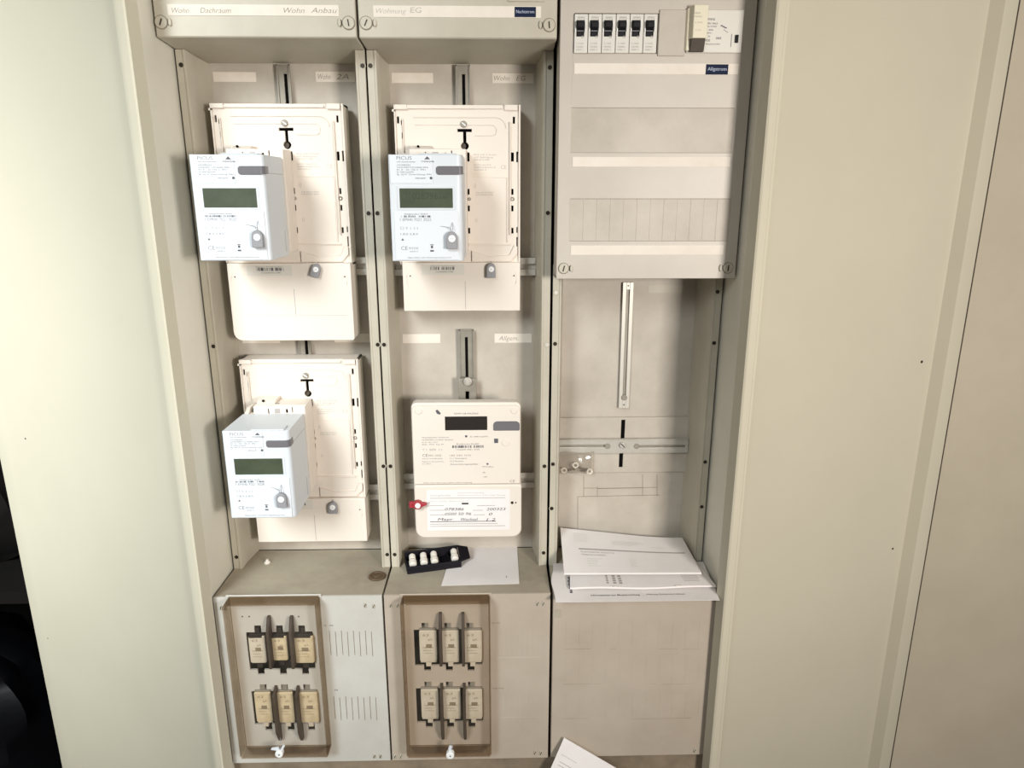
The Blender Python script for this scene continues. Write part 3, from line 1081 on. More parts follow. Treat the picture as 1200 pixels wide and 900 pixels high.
    for sx, cx in ((1, x0 + 14), (-1, x1 - 10)):
        g = G().ring(cx, zsplit - 20, 3.2, 3.9, yf - .15, yf + .2, 18)
        pts = [(cx + 4.4 * math.cos(a_), zsplit - 23 + 11 * math.sin(a_)) for a_ in [2 * math.pi * k / 18 for k in range(18)]]
        g = G().tube([(cx - sx * 4.2 * math.cos(a_), yf, zsplit - 24 + 12 * math.sin(a_)) for a_ in [math.radians(-70 + 14 * k) for k in range(11)]], .5)
        obj('screw_recess', g, M['strip'], tc)
        g = G().cyl(cx + 1, zsplit - 19, 1.1, yf - .3, yf + .3, 8)
        obj('lid_screw', g, M['screw'], tc)
    # bar-code sticker
    bx0, bx1 = x0 + 4 + (wd - 4) * .165, x0 + 4 + (wd - 4) * .525
    bz1 = zsplit - 2.5
    g = G().box(bx0, bx1, yf - .35, yf, bz1 - 15, bz1)
    st = obj('barcode_label', g, M['rcd'], tc)
    g = G()
    bars(g, bx0 + 12, bx1 - 11, bz1 - 8, bz1 - 3.5, yf - .5, 38, seed=int(abs(x0)))
    put_text(g, '1LGZ0030512785', bx0 + 20, bx1 - 16, bz1 - 11.5, 1.9, yf - .5)
    put_text(g, 'Eigentum Netzbetreiber', bx0 + 13, bx1 - 13, bz1 - 2.8, 1.3, yf - .5)
    obj('lettering', g, M['print_'], st)
    return t, yf


YM = 920.0
m1 = R(228, 181, 310.5, 305.5, YM); m1 = (m1[0], m1[0] + 90.5, m1[2], m1[3])
m2 = R(457.3, 181, 541, 306, YM); m2 = (m2[0], m2[0] + 91, m2[2], m2[3])
m3 = R(265.5, 505, 341, 607, YM); m3 = (m3[0], m3[0] + 90.5, m3[2], m3[3])

YP = 1040.0
def pl(tlx, ty, trx, by, blx, brx):
    x0 = (at(tlx, ty, YP)[0] + at(blx, by, YP)[0]) / 2
    x1 = (at(trx, ty, YP)[0] + at(brx, by, YP)[0]) / 2
    return x0, x1, at((blx + brx) / 2, by, YP - 5)[1], at((tlx + trx) / 2, ty, YP)[1]
p1 = pl(254, 121.5, 402.5, 397.5, 268, 417.5)
p2 = pl(465.5, 123, 609.5, 364, 467.5, 609.5)
p3 = pl(286, 421, 423, 633.5, 297, 428.5)
c1, yf1 = carrier('white meter carrier plate at upper left with long round-cornered lower lid', *p1, at(340, 307.5, YP)[1], m1, 10)
c2, yf2 = carrier('white meter carrier plate in the middle field above the slotted hanger rail', *p2, at(540, 307, YP)[1], m2, 4)
c3, yf3 = carrier('white meter carrier plate at lower left, just above the left lower cover', *p3, at(360, 582, YP)[1], m3, 4)


# ================================================================== plug-in meters
def ehz(label, ms, number, seed):
    x0, x1, z0, z1 = ms
    t = thing('electricity_meter', label, 'electricity meter', (x0 + x1) / 2, 960, z0)
    W_, H_ = x1 - x0, z1 - z0
    g = G()
    # outline from above: sharp left edge, rounded right edge
    pr = 7
    arc = [(x1 - pr + pr * math.cos(math.radians(a)), YM + pr + pr * math.sin(math.radians(a))) for a in range(-90, 1, 15)]
    prof = [(x0, YM + 1)] + [(x0 + 1, YM)] + arc + [(x1, 998), (x0 + 2, 998)]
    g.prism_xy(prof, z0, z1)
    g.box(x0 + W_ * .42, x1 - 7, YM + .6, YM + 20, z1, z1 + 1.6)
    obj('housing', g, M['white2'], t, bevel=.8)
    # printed foils
    lx0, lx1 = x0 + 1.6, x0 + W_ * .60
    g = G().box(lx0, lx1, YM - .8, YM, z0 + H_ * .735, z1 - .6)
    up = obj('upper_label_plate', g, M['label'], t, bevel=.3)
    g = G().box(x0 + 4.5, x1 - 5, YM - .8, YM, z0 + 1.5, z0 + H_ * .475)
    lo = obj('lower_label_plate', g, M['label'], t, bevel=.3)
    # display
    dx0, dx1, dz0, dz1 = x0 + W_ * .135, x0 + W_ * .865, z0 + H_ * .508, z0 + H_ * .69
    g = G().holed(dx0 - 3, dx1 + 3, dz0 - 2.5, dz1 + 2.5, YM - .7, YM, [(dx0, dx1, dz0, dz1)])
    fr = obj('display_frame', g, M['white2'], t, bevel=.3)
    g = G().box(dx0, dx1, YM - .25, YM, dz0, dz1)
    ds = obj('display', g, M['lcd'], t)
    if seed == 2:
        g = G()
        put_text(g, '1.8.0', dx0 + 5, dx0 + 14, dz1 - 7, 3.2, YM - .4)
        put_text(g, '028796', dx0 + 16, dx0 + 48, dz1 - 13, 8, YM - .4)
        put_text(g, 'kWh', dx0 + 50, dx0 + 60, dz1 - 13, 4, YM - .4)
        obj('display_digits', g, M['lcd_seg'], ds)
    # smoked optical port
    g = G()
    ox0, ox1, oz0, oz1 = x0 + W_ * .645, x0 + W_ * .965, z0 + H_ * .815, z0 + H_ * .895
    g.prism_xz(rrect(ox0, ox1, oz0, oz1, (3.5, .5, .5, 3.5)), YM - 1.2, YM)
    g.box(x1 - .3, x1 + .9, YM + 6, YM + 14, oz0 + 1, oz1)
    g.prism_xy([(ox1 - 2, YM - 1.2), (x1 - 2, YM - .6), (x1 + .8, YM + 3), (x1 + .8, YM + 6), (x1 - .5, YM + 6), (x1 - 2.5, YM + 1), (ox1 - 2, YM)], oz0 + .5, oz1)
    obj('optical_port', g, M['opt'], t, bevel=.5)
    g = G().prism_xy([(x1 - .2, YM + 9), (x1 + .25, YM + 9), (x1 + .25, 996), (x1 - .2, 996)], z1 - 22, z1 - 21.4)
    g.box(x1 - .1, x1 + .25, 985, 986, z0 + 6, z0 + 34)
    obj('side_groove', g, M['print_l'], t)
    # upper print
    g = G()
    yt = YM - .95
    u = lambda f_: x0 + W_ * f_
    q = lambda f_: z0 + H_ * f_
    put_text(g, 'PICUS', u(.115), u(.32), q(.952), 4.2, yt, thin=-.012)
    put_text(g, 'eHZ Haushaltszaehler', u(.115), u(.37), q(.928), 1.5, yt)
    g.prism_xz([(u(.49), q(.955)), (u(.57), q(.955)), (u(.53), q(.983))], yt, yt + .1)
    put_text(g, 'meterpan', u(.45), u(.62), q(.930), 2.4, yt, thin=.01)
    for k, (s, a, b) in enumerate((('eHZ-IW8E2A5L0', .115, .30), ('3x230/400V 0,25-5(60)A 50Hz', .115, .54), ('Kl. A  -25..+55 C  IP51', .115, .50),
                                   ('RL 5000 Imp/kWh', .115, .34), ('Bj. 2019  Zweirichtung  PIN', .115, .58))):
        put_text(g, s, u(a), u(b), q(.898 - .0215 * k), 1.7, yt)
    put_text(g, '10000 Imp/kWh', u(.36), u(.50), q(.778), 1.6, yt)
    g.cyl(u(.575), q(.785), 1.7, yt, yt + .15, 12)
    obj('lettering', g, M['print_'], up)
    g = G()
    put_text(g, 'Netzbetreiber GmbH', u(.19), u(.51), q(.445), 1.8, yt)
    bars(g, u(.13), u(.56), q(.42), q(.437), yt, 46, seed)
    put_text(g, number, u(.13), u(.56), q(.385), 3.6, yt, thin=-.015)
    put_text(g, '\u25a1 Y 1 1:1', u(.13), u(.37), q(.305), 3.2, yt, thin=-.02)
    put_text(g, '1.8.0 2.8.0', u(.13), u(.37), q(.252), 2.6, yt, thin=-.01)
    g.prism_xz([(u(.135), q(.20)), (u(.175), q(.20)), (u(.155), q(.222))], yt, yt + .1)
    put_text(g, 'CE', u(.13), u(.22), q(.108), 5.0, yt, thin=-.015)
    put_text(g, 'M19 0102', u(.24), u(.37), q(.115), 2.8, yt, thin=-.01)
    put_text(g, 'DE-MTP 19', u(.25), u(.36), q(.088), 1.6, yt)
    g.box(u(.545), u(.575), yt, yt + .1, q(.125), q(.15)); g.box(u(.535), u(.585), yt, yt + .1, q(.155), q(.162)); g.box(u(.535), u(.585), yt, yt + .1, q(.092), q(.108))
    put_text(g, 'Eigenschaften siehe Bedienungsanleitung www', u(.22), u(.83), q(.030), 1.5, yt)
    obj('lettering', g, M['print_'], lo)
    return t


ehz('white plug-in meter with green display at upper left, grey seal on its front', m1, '1 EMH0 7021 3025', 1)
ehz('white plug-in meter with dark green display in the middle field', m2, '1 EMH0 7021 2022', 2)
ehz('white plug-in meter at lower left showing its grey top face', m3, '1 EMH0 7021 3028', 3)


# ================================================================== seals
def seal(label, px, py, Y, w_, h_, m='seal', loop=1, rot=0.0, disc=True):
    """arched plastic wire seal hanging by a wire loop, flat on the surface at depth Y"""
    x, z = at(px, py, Y - 5)
    t = thing('wire_seal', label, 'seal', x, Y - 2, z - h_ / 2, 'wire seals')
    c, s = math.cos(rot), math.sin(rot)
    rp = lambda u, v: (x + u * c - v * s, z + u * s + v * c)
    hw = w_ / 2
    prof = [(-hw, -h_ / 2), (hw, -h_ / 2)]
    top = h_ / 2 - hw
    prof += [(hw, top * .6)] + [(hw * math.cos(math.radians(a)), top * .6 + (h_ / 2 - top * .6) * math.sin(math.radians(a))) for a in range(15, 180, 15)] + [(-hw, top * .6)]
    g = G().prism_xz([rp(*p) for p in prof], Y - 8, Y - 1.0)
    body = obj('seal_body', g, M[m], t, bevel=.9)
    if disc:
        d = rp(0.3, h_ * .10)
        g = G().cyl(*d, hw * .62, Y - 9, Y - 7, 18)
        dd = obj('seal_disc', g, M['sealw'], t, bevel=.4)
        g = G()
        put_text(g, 'K2', d[0] - hw * .2, d[0] + hw * .2, d[1] - .8, 1.5, Y - 9.15)
        obj('lettering', g, M['print_'], dd)
    g = G()
    tp = rp(0, h_ / 2)
    if loop == 1:
        g.tube([(tp[0] + .5, Y - 4, tp[1] - 1), (tp[0] + 1.2, Y - 6, tp[1] + 4), (tp[0] + 1.0, Y - 3, tp[1] + 9), (tp[0] + .8, Y - .3, tp[1] + 11)], .45)
        g.tube([(tp[0] - .5, Y - 4, tp[1] - 1), (tp[0] - 2, Y - 6, tp[1] + 5), (tp[0] - 10, Y - 1, tp[1] + 6), (tp[0] - 16, Y - .4, tp[1] + 6.5)], .35)
    else:
        g.tube([(tp[0], Y - 4, tp[1] - 1), (tp[0] + .6, Y - 4, tp[1] + 1.2), (tp[0] + .2, Y - .3, tp[1] + 2.2)], .5)
    obj('seal_wire', g, M['seal'], t)
    return t


seal('grey seal on the lower front of the upper left plug-in meter', 302, 280, YM, 14.0, 21.5)
seal('grey seal on the lower front of the middle plug-in meter', 529.5, 281.5, YM, 14.5, 21.5)
seal('grey seal on the lower front of the lower left plug-in meter', 330, 586, YM, 14.0, 21, rot=.06)
seal('small tilted grey seal on the lid of the upper left carrier', 370, 317, yf1, 12.5, 19, loop=0, rot=-.3)
seal('small upright grey seal on the lid of the middle carrier', 575.5, 317, yf2, 13.0, 21, loop=0)
seal('small grey seal on the lid of the lower left carrier', 390, 595, yf3, 14.0, 19, loop=0)

# ================================================================== rounded three-phase meter
YK = 1000.0
r = R(484, 472.5, 610.5, 629, YK)
kx0, kx1, kz0, kz1 = r
K = thing('electricity_meter', 'round-cornered white meter with dark display and handwritten sticker', 'electricity meter', (kx0 + kx1) / 2, 1030, kz0)
g = G().prism_xz(rrect(kx0, kx1 - .5, kz0 + 6, kz1, (10, 10, 8, 8), 6), YK + 3, 1022)
g.prism_xz(rrect(kx0 + 4, kx1 - 5, kz0 + 10, kz1 - 22, (6, 6, 6, 6), 4), 1022, 1060)
obj('base_shell', g, M['white'], K, bevel=2, seg=3)
zs = at(548, 567, YK)[1]
g = G().prism_xz(rrect(kx0 + 1.5, kx1 - 2, zs, kz1 - 4, (.5, .5, 7, 7), 5), YK, YK + 6)
ft = obj('front_panel', g, M['white'], K, bevel=1.2)
g = G().prism_xz(rrect(kx0 + 1, kx1 + .8, kz0, zs - .8, (14, 14, 3, 3), 6), YK - 3, YK + 20)
tc = obj('terminal_lid', g, M['white'], K, bevel=2.2, seg=3)
r = R(521.5, 488, 571, 504, YK)
g = G().box(r[0], r[1], YK - .4, YK, r[2], r[3])
obj('display', g, M['lcd_d'], K)
r = R(578, 493.5, 609, 504.5, YK)
g = G().prism_xz(rrect(r[0], r[1], r[2], r[3], (2, 2, 6, 6)), YK - 1, YK)
obj('optical_port', g, M['opt'], K, bevel=.5)
for px, py, rr_r in ((490.5, 481.5, 5.2), (602.5, 481, 5.2), (592.5, 518.5, 6)):
    x, z = at(px, py, YK)
    g = G().cyl(x, z, rr_r, YK - 1, YK + .5, 20)
    obj('raised_button', g, M['white'], K, bevel=.8)
g = G()
YT = YK - .15
def tk(s, p0, p1, py, h, thin=0.0):
    a, z = at(p0, py, YT); b, _ = at(p1, py, YT)
    put_text(g, s, a, b, z, h, YT, thin=thin)
def dot(px, py, rr):
    x, z = at(px, py, YT)
    g.cyl(x, z, rr, YT, YT + .1, 12)
def rc(p0, y0, p1, y1):
    a = R(p0, y0, p1, y1, YT)
    g.box(a[0], a[1], YT, YT + .1, a[2], a[3])
tk('SGM-C8-0A2960', 532, 560.5, 485.6, 2.4)
x, z = at(513.5, 483, YT)
g.prism_xz([(x - 4, z + 2.5), (x - 1, z + 4), (x + 1.6, z + 1), (x + 4, z - 2), (x + 2, z - 4), (x - 2, z - 2.4)][::-1], YT, YT + .1)
dot(546.3, 511.3, 1.9)
tk('RL 10000 Imp/kWh', 551, 572, 512.4, 1.9)
tk('Haushaltszaehler Drehstrom', 494.5, 526, 513.4, 1.8)
tk('3x230/400V 5(100)A 50/60Hz', 494.5, 531, 516.2, 1.7)
tk('Kl. A  -40..+70 C', 494.5, 513, 519, 1.6)
tk('2021  IP54  Typ 3P', 494.5, 520, 521.6, 1.8)
tk('Y 1  BZR  1:1', 495, 518, 528.2, 3.2, -.02)
tk('CE', 495, 501.5, 535.2, 4.4, -.01); tk('M21 0102', 502.5, 517, 535.0, 3.2, -.01)
tk('DE-21-M-PTB-0045', 495, 518.5, 538.2, 1.6)
tk('Eigentum EnergieNetz', 495, 520, 541.6, 1.6); tk('21 0021', 495, 505, 544.2, 1.6)
tk('Bundesnetz GmbH', 535, 561, 521, 2.0)
a = R(530, 522, 567, 524.8, YT); bars(g, a[0], a[1], a[2], a[3], YT, 46, 8, .1)
tk('1 LGZ00 4501 3296', 534, 562, 527.6, 1.9)
tk('1.8.0  2.8.0  16.7.0', 527, 552, 534.6, 2.4); tk('11.1 Vorwaerts', 527.5, 547, 538, 2.2); tk('12.0 Rueckw.', 527.5, 543.5, 541.2, 2.0)
tk('Zweirichtungszaehler', 527.5, 560.5, 544.9, 2.4)
dot(571.3, 543.7, 1.6); tk('PIN Pruefung', 565.5, 578, 547.6, 1.9); tk('IR', 566, 569, 554.5, 2); tk('LED', 567, 571, 559.5, 2)
tk('CE', 597.5, 603.5, 565.2, 4, -.015)
tk('Nicht unter Spannung oeffnen, siehe Anleitung', 496, 553, 566.5, 1.7)
rc(579, 514, 583.8, 519.2)
obj('lettering', g, M['print_'], ft)
# handwritten change sticker
YS = YK - 3
r = R(500.5, 574, 597.5, 621, YS)
g = G().box(r[0], r[1], YS - .5, YS, r[2], r[3])
stk = obj('meter_change_sticker', g, M['paper'], K)
g = G()
YT = YS - .65
tk('energienetz', 504, 528, 581.5, 3.0, -.01)
for (a, b, y_) in ((536, 567, 577.6), (536, 592, 580.5)):
    tk('Zaehlerwechsel Montage Beleg', a, b, y_ + .6, 1.5)
tk('Datum  Monteur  Zaehlernummer alt', 504, 549, 588, 1.5)
for (a, b, y_) in ((504, 592, 583.6), (504, 520, 592.5), (559, 580, 592.5), (504, 521, 598), (554, 566, 598), (504, 521, 603.3), (555, 568, 603.3), (504, 583, 613.9), (504, 592, 616.5)):
    rc(a, y_ - .3, b, y_ + .3)
obj('lettering', g, M['print_l'], stk)
g = G()
def hw(s, p0, p1, py, h):
    a, z = at(p0, py, YT - .1); b, _ = at(p1, py, YT - .1)
    put_text(g, s, a, b, z, h, YT - .1, thin=-.004, shear=.22)
hw('078386', 521.5, 543.5, 598.4, 4.6); hw('200323', 570, 592.5, 598.2, 4.6)
hw('0500 50 96', 521.5, 552, 603.9, 4.6); hw('0', 573, 577, 603.9, 4.6)
hw('Mayr', 513, 531, 610.3, 4.8); hw('Wechsel', 540, 560, 610.3, 4.8); hw('1 2', 570, 580.5, 610.6, 4.8)
a = R(541, 589.2, 549, 591, YT); g.box(a[0], a[1], YT - .1, YT, a[2], a[3])
rc(504, 610.8, 581, 611.4)
obj('handwriting', g, M['ink'], stk)
# eyelet at right of the sticker and the red seal at left
x, z = at(600.2, 589, YS)
g = G().cyl(x, z, 2.2, YS - .6, YS, 12).cyl(x + 5.5, z, 1.2, YS - .5, YS, 8)
obj('lid_screw', g, M['screw'], tc)
x, z = at(489.5, 591.5, YS - 6)
t = thing('wire_seal', 'red seal hanging at the left edge of the round-cornered meter', 'seal', x, YS - 3, z - 7, 'wire seals')
pts = [(x + 7.2 * math.cos(math.radians(a)), z + 6.6 * math.sin(math.radians(a))) for a in range(25, 336, 18)]
pts = pts + [(x + 9, z - 1.6), (x + 14, z + .2), (x + 14, z + 1.6), (x + 9, z + 3.0)]
g = G().prism_xz(pts, YS - 9, YS - 1)
g.box(x - 13, x - 4, YS - 6, YS - 1, z - 5.5, z + 4)
obj('seal_body', g, M['red'], t, bevel=1)
g = G().cyl(x + .4, z, 4.2, YS - 10.2, YS - 8.5, 18)
obj('seal_disc', g, M['sealw'], t, bevel=.4)
g = G().tube([(x + 13, YS - 4, z + 1), (x + 16, YS - 3, z + 1.5), (x + 18, YS - .3, z + 1)], .4)
obj('seal_wire', g, M['seal'], t)
del YT

# ================================================================== lower covers with fuse windows
LOW = ['grey lower cover at left with a smoked clear window over six fuses',
       'grey lower cover in the middle with a smoked clear window over six fuses',
       'plain grey lower cover at right without a window, papers on top']
boxes = []
win = [R(270.5, 709, 377.5, 889, 908), R(472.5, 707.5, 575, 888, 908), None]
YIN = 928.0     # fuse fronts


def cuts(rows):
    out = []
    for (c0, c1, cy0, cy1, tabs_t, tabs_b, tt, tb) in rows:
        out.append(R(c0, cy0, c1, cy1, YB))
        for a in tabs_t: out.append(R(a, tt, a + 8, cy0 + 1, YB))
        for a in tabs_b: out.append(R(a, cy1 - 1, a + 8, tb, YB))
    return out


ROWS = [
    [(290.5, 368, 740.5, 784.5, (298, 323.5, 349.5), (302, 328, 354), 733, 790.5),
     (296.5, 374, 809.5, 848.5, (304.5, 329.5, 355.5), (311, 337, 361), 802, 856)],
    [(485.5, 565, 737.5, 779.5, (494, 520.5, 546.5), (497, 522.5, 548), 730, 786),
     (488, 566, 806, 846, (497.5, 522.5, 548.5), (499, 524, 549), 799, 852.5)],
]
for i in range(3):
    xa, xb = GX[i] + 1.5, GX[i + 1] - 1.5
    if i == 2: xa += 1.2
    t = thing('fuse_cover', LOW[i], 'cover', (xa + xb) / 2, 1000, ZBB)
    boxes.append(t)
    holes = cuts(ROWS[i]) if i < 2 else []
    g = G().holed(xa, xb, ZBB, ZB, YB, YB + 3, holes)
    g.box(xa, xa + 2.5, YB + 3, YF - 2, ZBB, ZB - 3)
    g.box(xb - 2.5, xb, YB + 3, YF - 2, ZBB, ZB - 3)
    g.box(xa + 2.5, xb - 2.5, YB + 3, 1010, ZBB, ZBB + 2.5)
    obj('front_shell', g, M['grey_box' if i == 0 else 'grey_box_b'], t, bevel=1.2)
    g = G().prism_yz([(YB + 2.9, ZB - .1), (YF - 1, ZB - 3), (YBK - 1, ZB - 3.6), (YBK - 1, ZB - 6.6), (YF - 1, ZB - 6), (YB + 2.9, ZB - 3)], xa, xb)
    obj('top_shell', g, M['grey_dusty'], t, bevel=.4)
    if i < 2:
        g = G().box(xa + 8, xb - 8, 985, 990, ZBB + 6, ZB - 12)
        obj('inner_back', g, M['bake_l'], t)
        # moulded clear window standing proud of the cover
        x0, x1, z0, z1 = win[i]
        g = G()
        th = 2.2
        g.prism_xz(rrect(x0, x1, z0, z1, (4, 4, 3, 3), 3), 907, 907 + th)
        hd = obj('clear_window', g, M['hood'], t, bevel=.5)
        g = G()
        g.box(x0, x0 + th, 907 + th, YB - .5, z0 + 3, z1 - 3)
        g.box(x1 - th, x1, 907 + th, YB - .5, z0 + 3, z1 - 3)
        g.box(x0 + 2, x1 - 2, 907 + th, YB - .5, z1 - th, z1)
        g.box(x0 + 2, x1 - 2, 907 + th, YB - .5, z0, z0 + th)
        obj('window_side', g, M['hood_side'], hd)
        g = G()
        g.holed(x0 - 3, x1 + 2, z0 - 2, z1 + 2, YB - 1.2, YB, [(x0 + 1.5, x1 - 1.5, z0 + 1.5, z1 - 1.5)])
        obj('window_flange', g, M['grey_box' if i == 0 else 'grey_box_b'], t, bevel=.8)
        # dividers between the fuses
        for ri, row in enumerate(((312.5, 339, 724, 786), (320.5, 346.5, 806, 868)) if i == 0 else ((513, 539.5, 720, 783), (514.5, 541, 803, 867))):
            for a in row[:2]:
                dz1, dz0 = at(a, row[2], 926)[1], at(a, row[3], 926)[1]
                xd = at(a + 3.5, (row[2] + row[3]) / 2, 922)[0]
                g = G()
                if ri == 0:
                    pr_ = [(916, dz0 + 10), (916, dz1 - 22), (926, dz1), (YB + 2, dz1), (YB + 45, dz1 - 25), (YB + 45, dz0 + 12), (YB + 2, dz0 + 10)]
                else:
                    pr_ = [(916, dz0 + 22), (916, dz1 - 8), (YB + 2, dz1), (YB + 45, dz1 - 8), (YB + 45, dz0 + 25), (YB + 2, dz0), (926, dz0)]
                g.prism_yz(pr_, xd - 2.3, xd + 1.9)
                obj('divider', g, M['bake'], t, bevel=.3)
        for a in ((284, 722.5), (292, 722.5), (342, 722.5), (350, 722.5)) if i == 0 else ():
            xx, zz = at(*a, YB)
            g = G().cyl(xx, zz, 1.2, YB - .3, YB + .1, 8)
            obj('drill_mark', g, M['screw'], t)

    # pressed vent lines
    g = G()
    if i == 0:
        for (pa, pb, ya, yb, n) in ((387, 436, 739, 769, 8), (392, 441, 816, 844, 8)):
            for k in range(n):
                a = pa + (pb - pa) * k / (n - 1)
                q = R(a - .35, ya + (k % 2) * 1.2, a + .35, yb - ((k + 1) % 2) * 1.6, YB)
                g.box(q[0], q[1], YB - .25, YB, q[2], q[3])
        obj('vent_line', g, M['groove'], t, kind='stuff')
    elif i == 1:
        for (pa, pb, ya, yb, n) in ((578, 634, 737, 768, 10), (583, 636, 813, 838, 9)):
            for k in range(n):
                a = pa + (pb - pa) * k / (n - 1)
                q = R(a - .2, ya, a + .2, yb, YB)
                g.box(q[0], q[1], YB - .12, YB, q[2], q[3])
            q = R(pa + 4, yb + 2, pb, yb + 2.7, YB)
            g.box(q[0], q[1], YB - .15, YB, q[2], q[3])
        obj('vent_line', g, M['back'], t, kind='stuff')
    else:
        for (pa, pb, y_, seg_) in ((660, 822, 760.5, ((0, .2), (.34, .38), (.68, .83), (.86, 1))), (660, 820, 801.5, ((0, .28), (.6, .68), (.72, .95))), (658, 818, 842, ((0, .2), (.5, .95)))):
            for a_, b_ in seg_:
                q = R(pa + (pb - pa) * a_, y_ - .35, pa + (pb - pa) * b_, y_ + .35, YB)
                g.box(q[0], q[1], YB - .2, YB, q[2], q[3])
        for k in range(11):
            a = 663 + k * 15.6
            for (ya, yb) in ((728, 758), (770, 799), (811, 840)):
                q = R(a - .15, ya, a + .15, yb, YB)
                g.box(q[0], q[1], YB - .1, YB, q[2], q[3])
        obj('vent_line', g, M['grey_dusty'], t, kind='stuff')
    # corner fasteners with their seal slots
    marks = {0: [(259, 712), (264, 712), (428, 709), (438, 710), (439, 886), (446, 886)], 1: [(458, 709), (466, 709), (630, 707), (637, 707), (627, 881.5), (634, 882), (463, 886), (470, 886)],
             2: [(814, 879)]}[i]
    for px, py in marks:
        x, z = at(px, py, YB)
        if not xa + 3 < x < xb - 3: continue
        g = G().cyl(x, z, 2.4, YB - 1.4, YB + .2, 10, rz=4.2)
        o = obj('corner_fastener', g, M['grey'], t, bevel=.5)
        g = G().prism_xz([(x - 1.6, z - 2.6), (x - .6, z - 2.8), (x + 1.5, z + 2.6), (x + .5, z + 2.8)], YB - 1.7, YB - 1.2)
        obj('fastener_slot', g, M['screw'], o)
    if i < 2:
        g = G()
        for s, a, b, py in ((('F1 - F3', 378.5, 390.5, 734), ('F4', 392.5, 396, 809.5)) if i == 0 else (('F1-F3', 577, 586, 731), ('F4-F6', 577.5, 590, 807.5))):
            x0_, z_ = at(a, py, YB); x1_, _ = at(b, py, YB)
            put_text(g, s, x0_, x1_, z_, 2.6, YB - .15, thin=.02)
        obj('lettering', g, M['print_' if i == 0 else 'fuse_print'], t)

# scraps of tape on the right lower cover
g = G().box(*R(650, 714, 658, 724, YB)[:2], YB - .4, YB, *R(650, 714, 658, 724, YB)[2:])
obj('tape_scrap', g, M['grey_dusty'], boxes[2])

# ---- the twelve fuses
FX = [
    [((292, 311.5), (318.5, 337), (345, 368), 744.5, 778.5), ((299, 318.5), (325.5, 344.5), (351, 373), 810.5, 848)],
    [((491.5, 512), (517.5, 538), (543, 565), 738, 777), ((493.5, 514), (519, 540), (544.5, 565.5), 807, 843.5)],
]
NR = ['first', 'second', 'third']
for b in range(2):
    for ro in range(2):
        for k in range(3):
            a, c = FX[b][ro][k]
            y0, y1 = FX[b][ro][3:]
            if b == 0 and ro == 0 and k == 1: y1 -= 3
            x0, x1, z0, z1 = R(a, y0, c, y1, YIN)
            yl = (b == 0 and (ro == 1 or k > 0))
            lb = ('yellowed ' if yl else 'off-white ') + 'fuse behind the %s window, %s from left in the %s row' % (('left', 'middle')[b], NR[k], ('upper', 'lower')[ro])
            t = thing('fuse_link', lb, 'fuse', (x0 + x1) / 2, YIN + 15, z0, 'fuses behind the clear windows')
            mz = (z0 + z1) / 2
            cap = 4.0
            g = G().prism_xz(rrect(x0, x1, z0 + 2, z1 - 2, (3.5, 3.5, 2, 2), 3), YIN, YIN + 26)
            obj('fuse_body', g, M['ceramic_y' if yl else 'ceramic'], t, bevel=1)
            xm = (x0 + x1) / 2 - 1
            g = G()
            g.box(x0 + 1, x1 - 1, YIN + 2, YIN + 24, z1 - 2, z1 + .5)
            g.box(xm - 4, xm + 4, YIN + 6, YIN + 20, z1, z1 + 8)
            if b == 0 and ro == 0:
                g.box(x0 + 1, x1 - 4, YIN - .4, YIN + 3, z1 - 4.5, z1 - 1)
            obj('upper_lug', g, M['zincd'] if not (b == 0 and ro == 0) else M['bake_l'], t, bevel=.4)
            g = G()
            g.box(x0 + 1, x1 - 1, YIN + 2, YIN + 24, z0 - .5, z0 + 2)
            g.box(xm - 3.5, xm + 4.5, YIN + 4, YIN + 20, z0 - 9, z0)
            obj('lower_lug', g, M['ceramic' if not (b == 0 and ro == 0) else 'bake_l'], t, bevel=.4)
            g = G()
            wv = x1 - x0
            yp = YIN - .15
            put_text(g, '63', x0 + wv * .2, x0 + wv * .55, z1 - 11, 4.0, yp)
            put_text(g, 'gL', x0 + wv * .5, x0 + wv * .8, z1 - 18, 3.0, yp)
            put_text(g, 'NH00', x0 + wv * .2, x0 + wv * .8, mz - 3, 2.6, yp)
            put_text(g, '500V~', x0 + wv * .2, x0 + wv * .8, mz - 8, 2.4, yp)
            put_text(g, '120kA', x0 + wv * .2, x0 + wv * .75, mz - 12.5, 2.2, yp)
            g.box(x0 + wv * .38, x0 + wv * .72, yp, yp + .1, mz - 2, mz + 4)
            obj('lettering', g, M['fuse_print'], t)

# ---- white seals on the window latches
for b, (px, py) in enumerate(((327, 884), (527.5, 885.5))):
    x, z = at(px, py, 898)
    t = thing('wire_seal', 'round white seal at the foot of the %s fuse window' % ('left', 'middle')[b], 'seal', x, 902, z - 6, 'wire seals')
    g = G().cyl(x, z, 6.2 if b else 6.0, 897, 905.5, 20)
    obj('seal_body', g, M['sealw'], t, bevel=1)
    g = G().cyl(x + .3, z, 1.2, 896.4, 897.4, 10)
    obj('seal_dot', g, M['print_'], t)
    g = G()
    if b == 0:
        g.prism_xz([(x - 3, z + 4), (x + 1, z + 5), (x - 1, z + 10), (x - 12, z + 8), (x - 13, z + 6)], 900, 904)
        g.prism_xz([(x + 1, z + 4), (x + 5, z + 4), (x + 9, z + 12), (x + 6, z + 14)], 900, 904)
    else:
        g.prism_xz([(x - 2, z + 4), (x + 2, z + 4), (x + 4, z + 14), (x - 1, z + 15), (x - 3, z + 10)], 900, 904)
    obj('seal_flag', g, M['label'], t, bevel=.8)
    g = G().tube([(x + 1, 902, z + 4), (x + 2.5, 899, z + 12), (x + 2, 904, z + 20), (x + 1, 906.5, z + 22)], .4)
    obj('seal_wire', g, M['seal'], t)

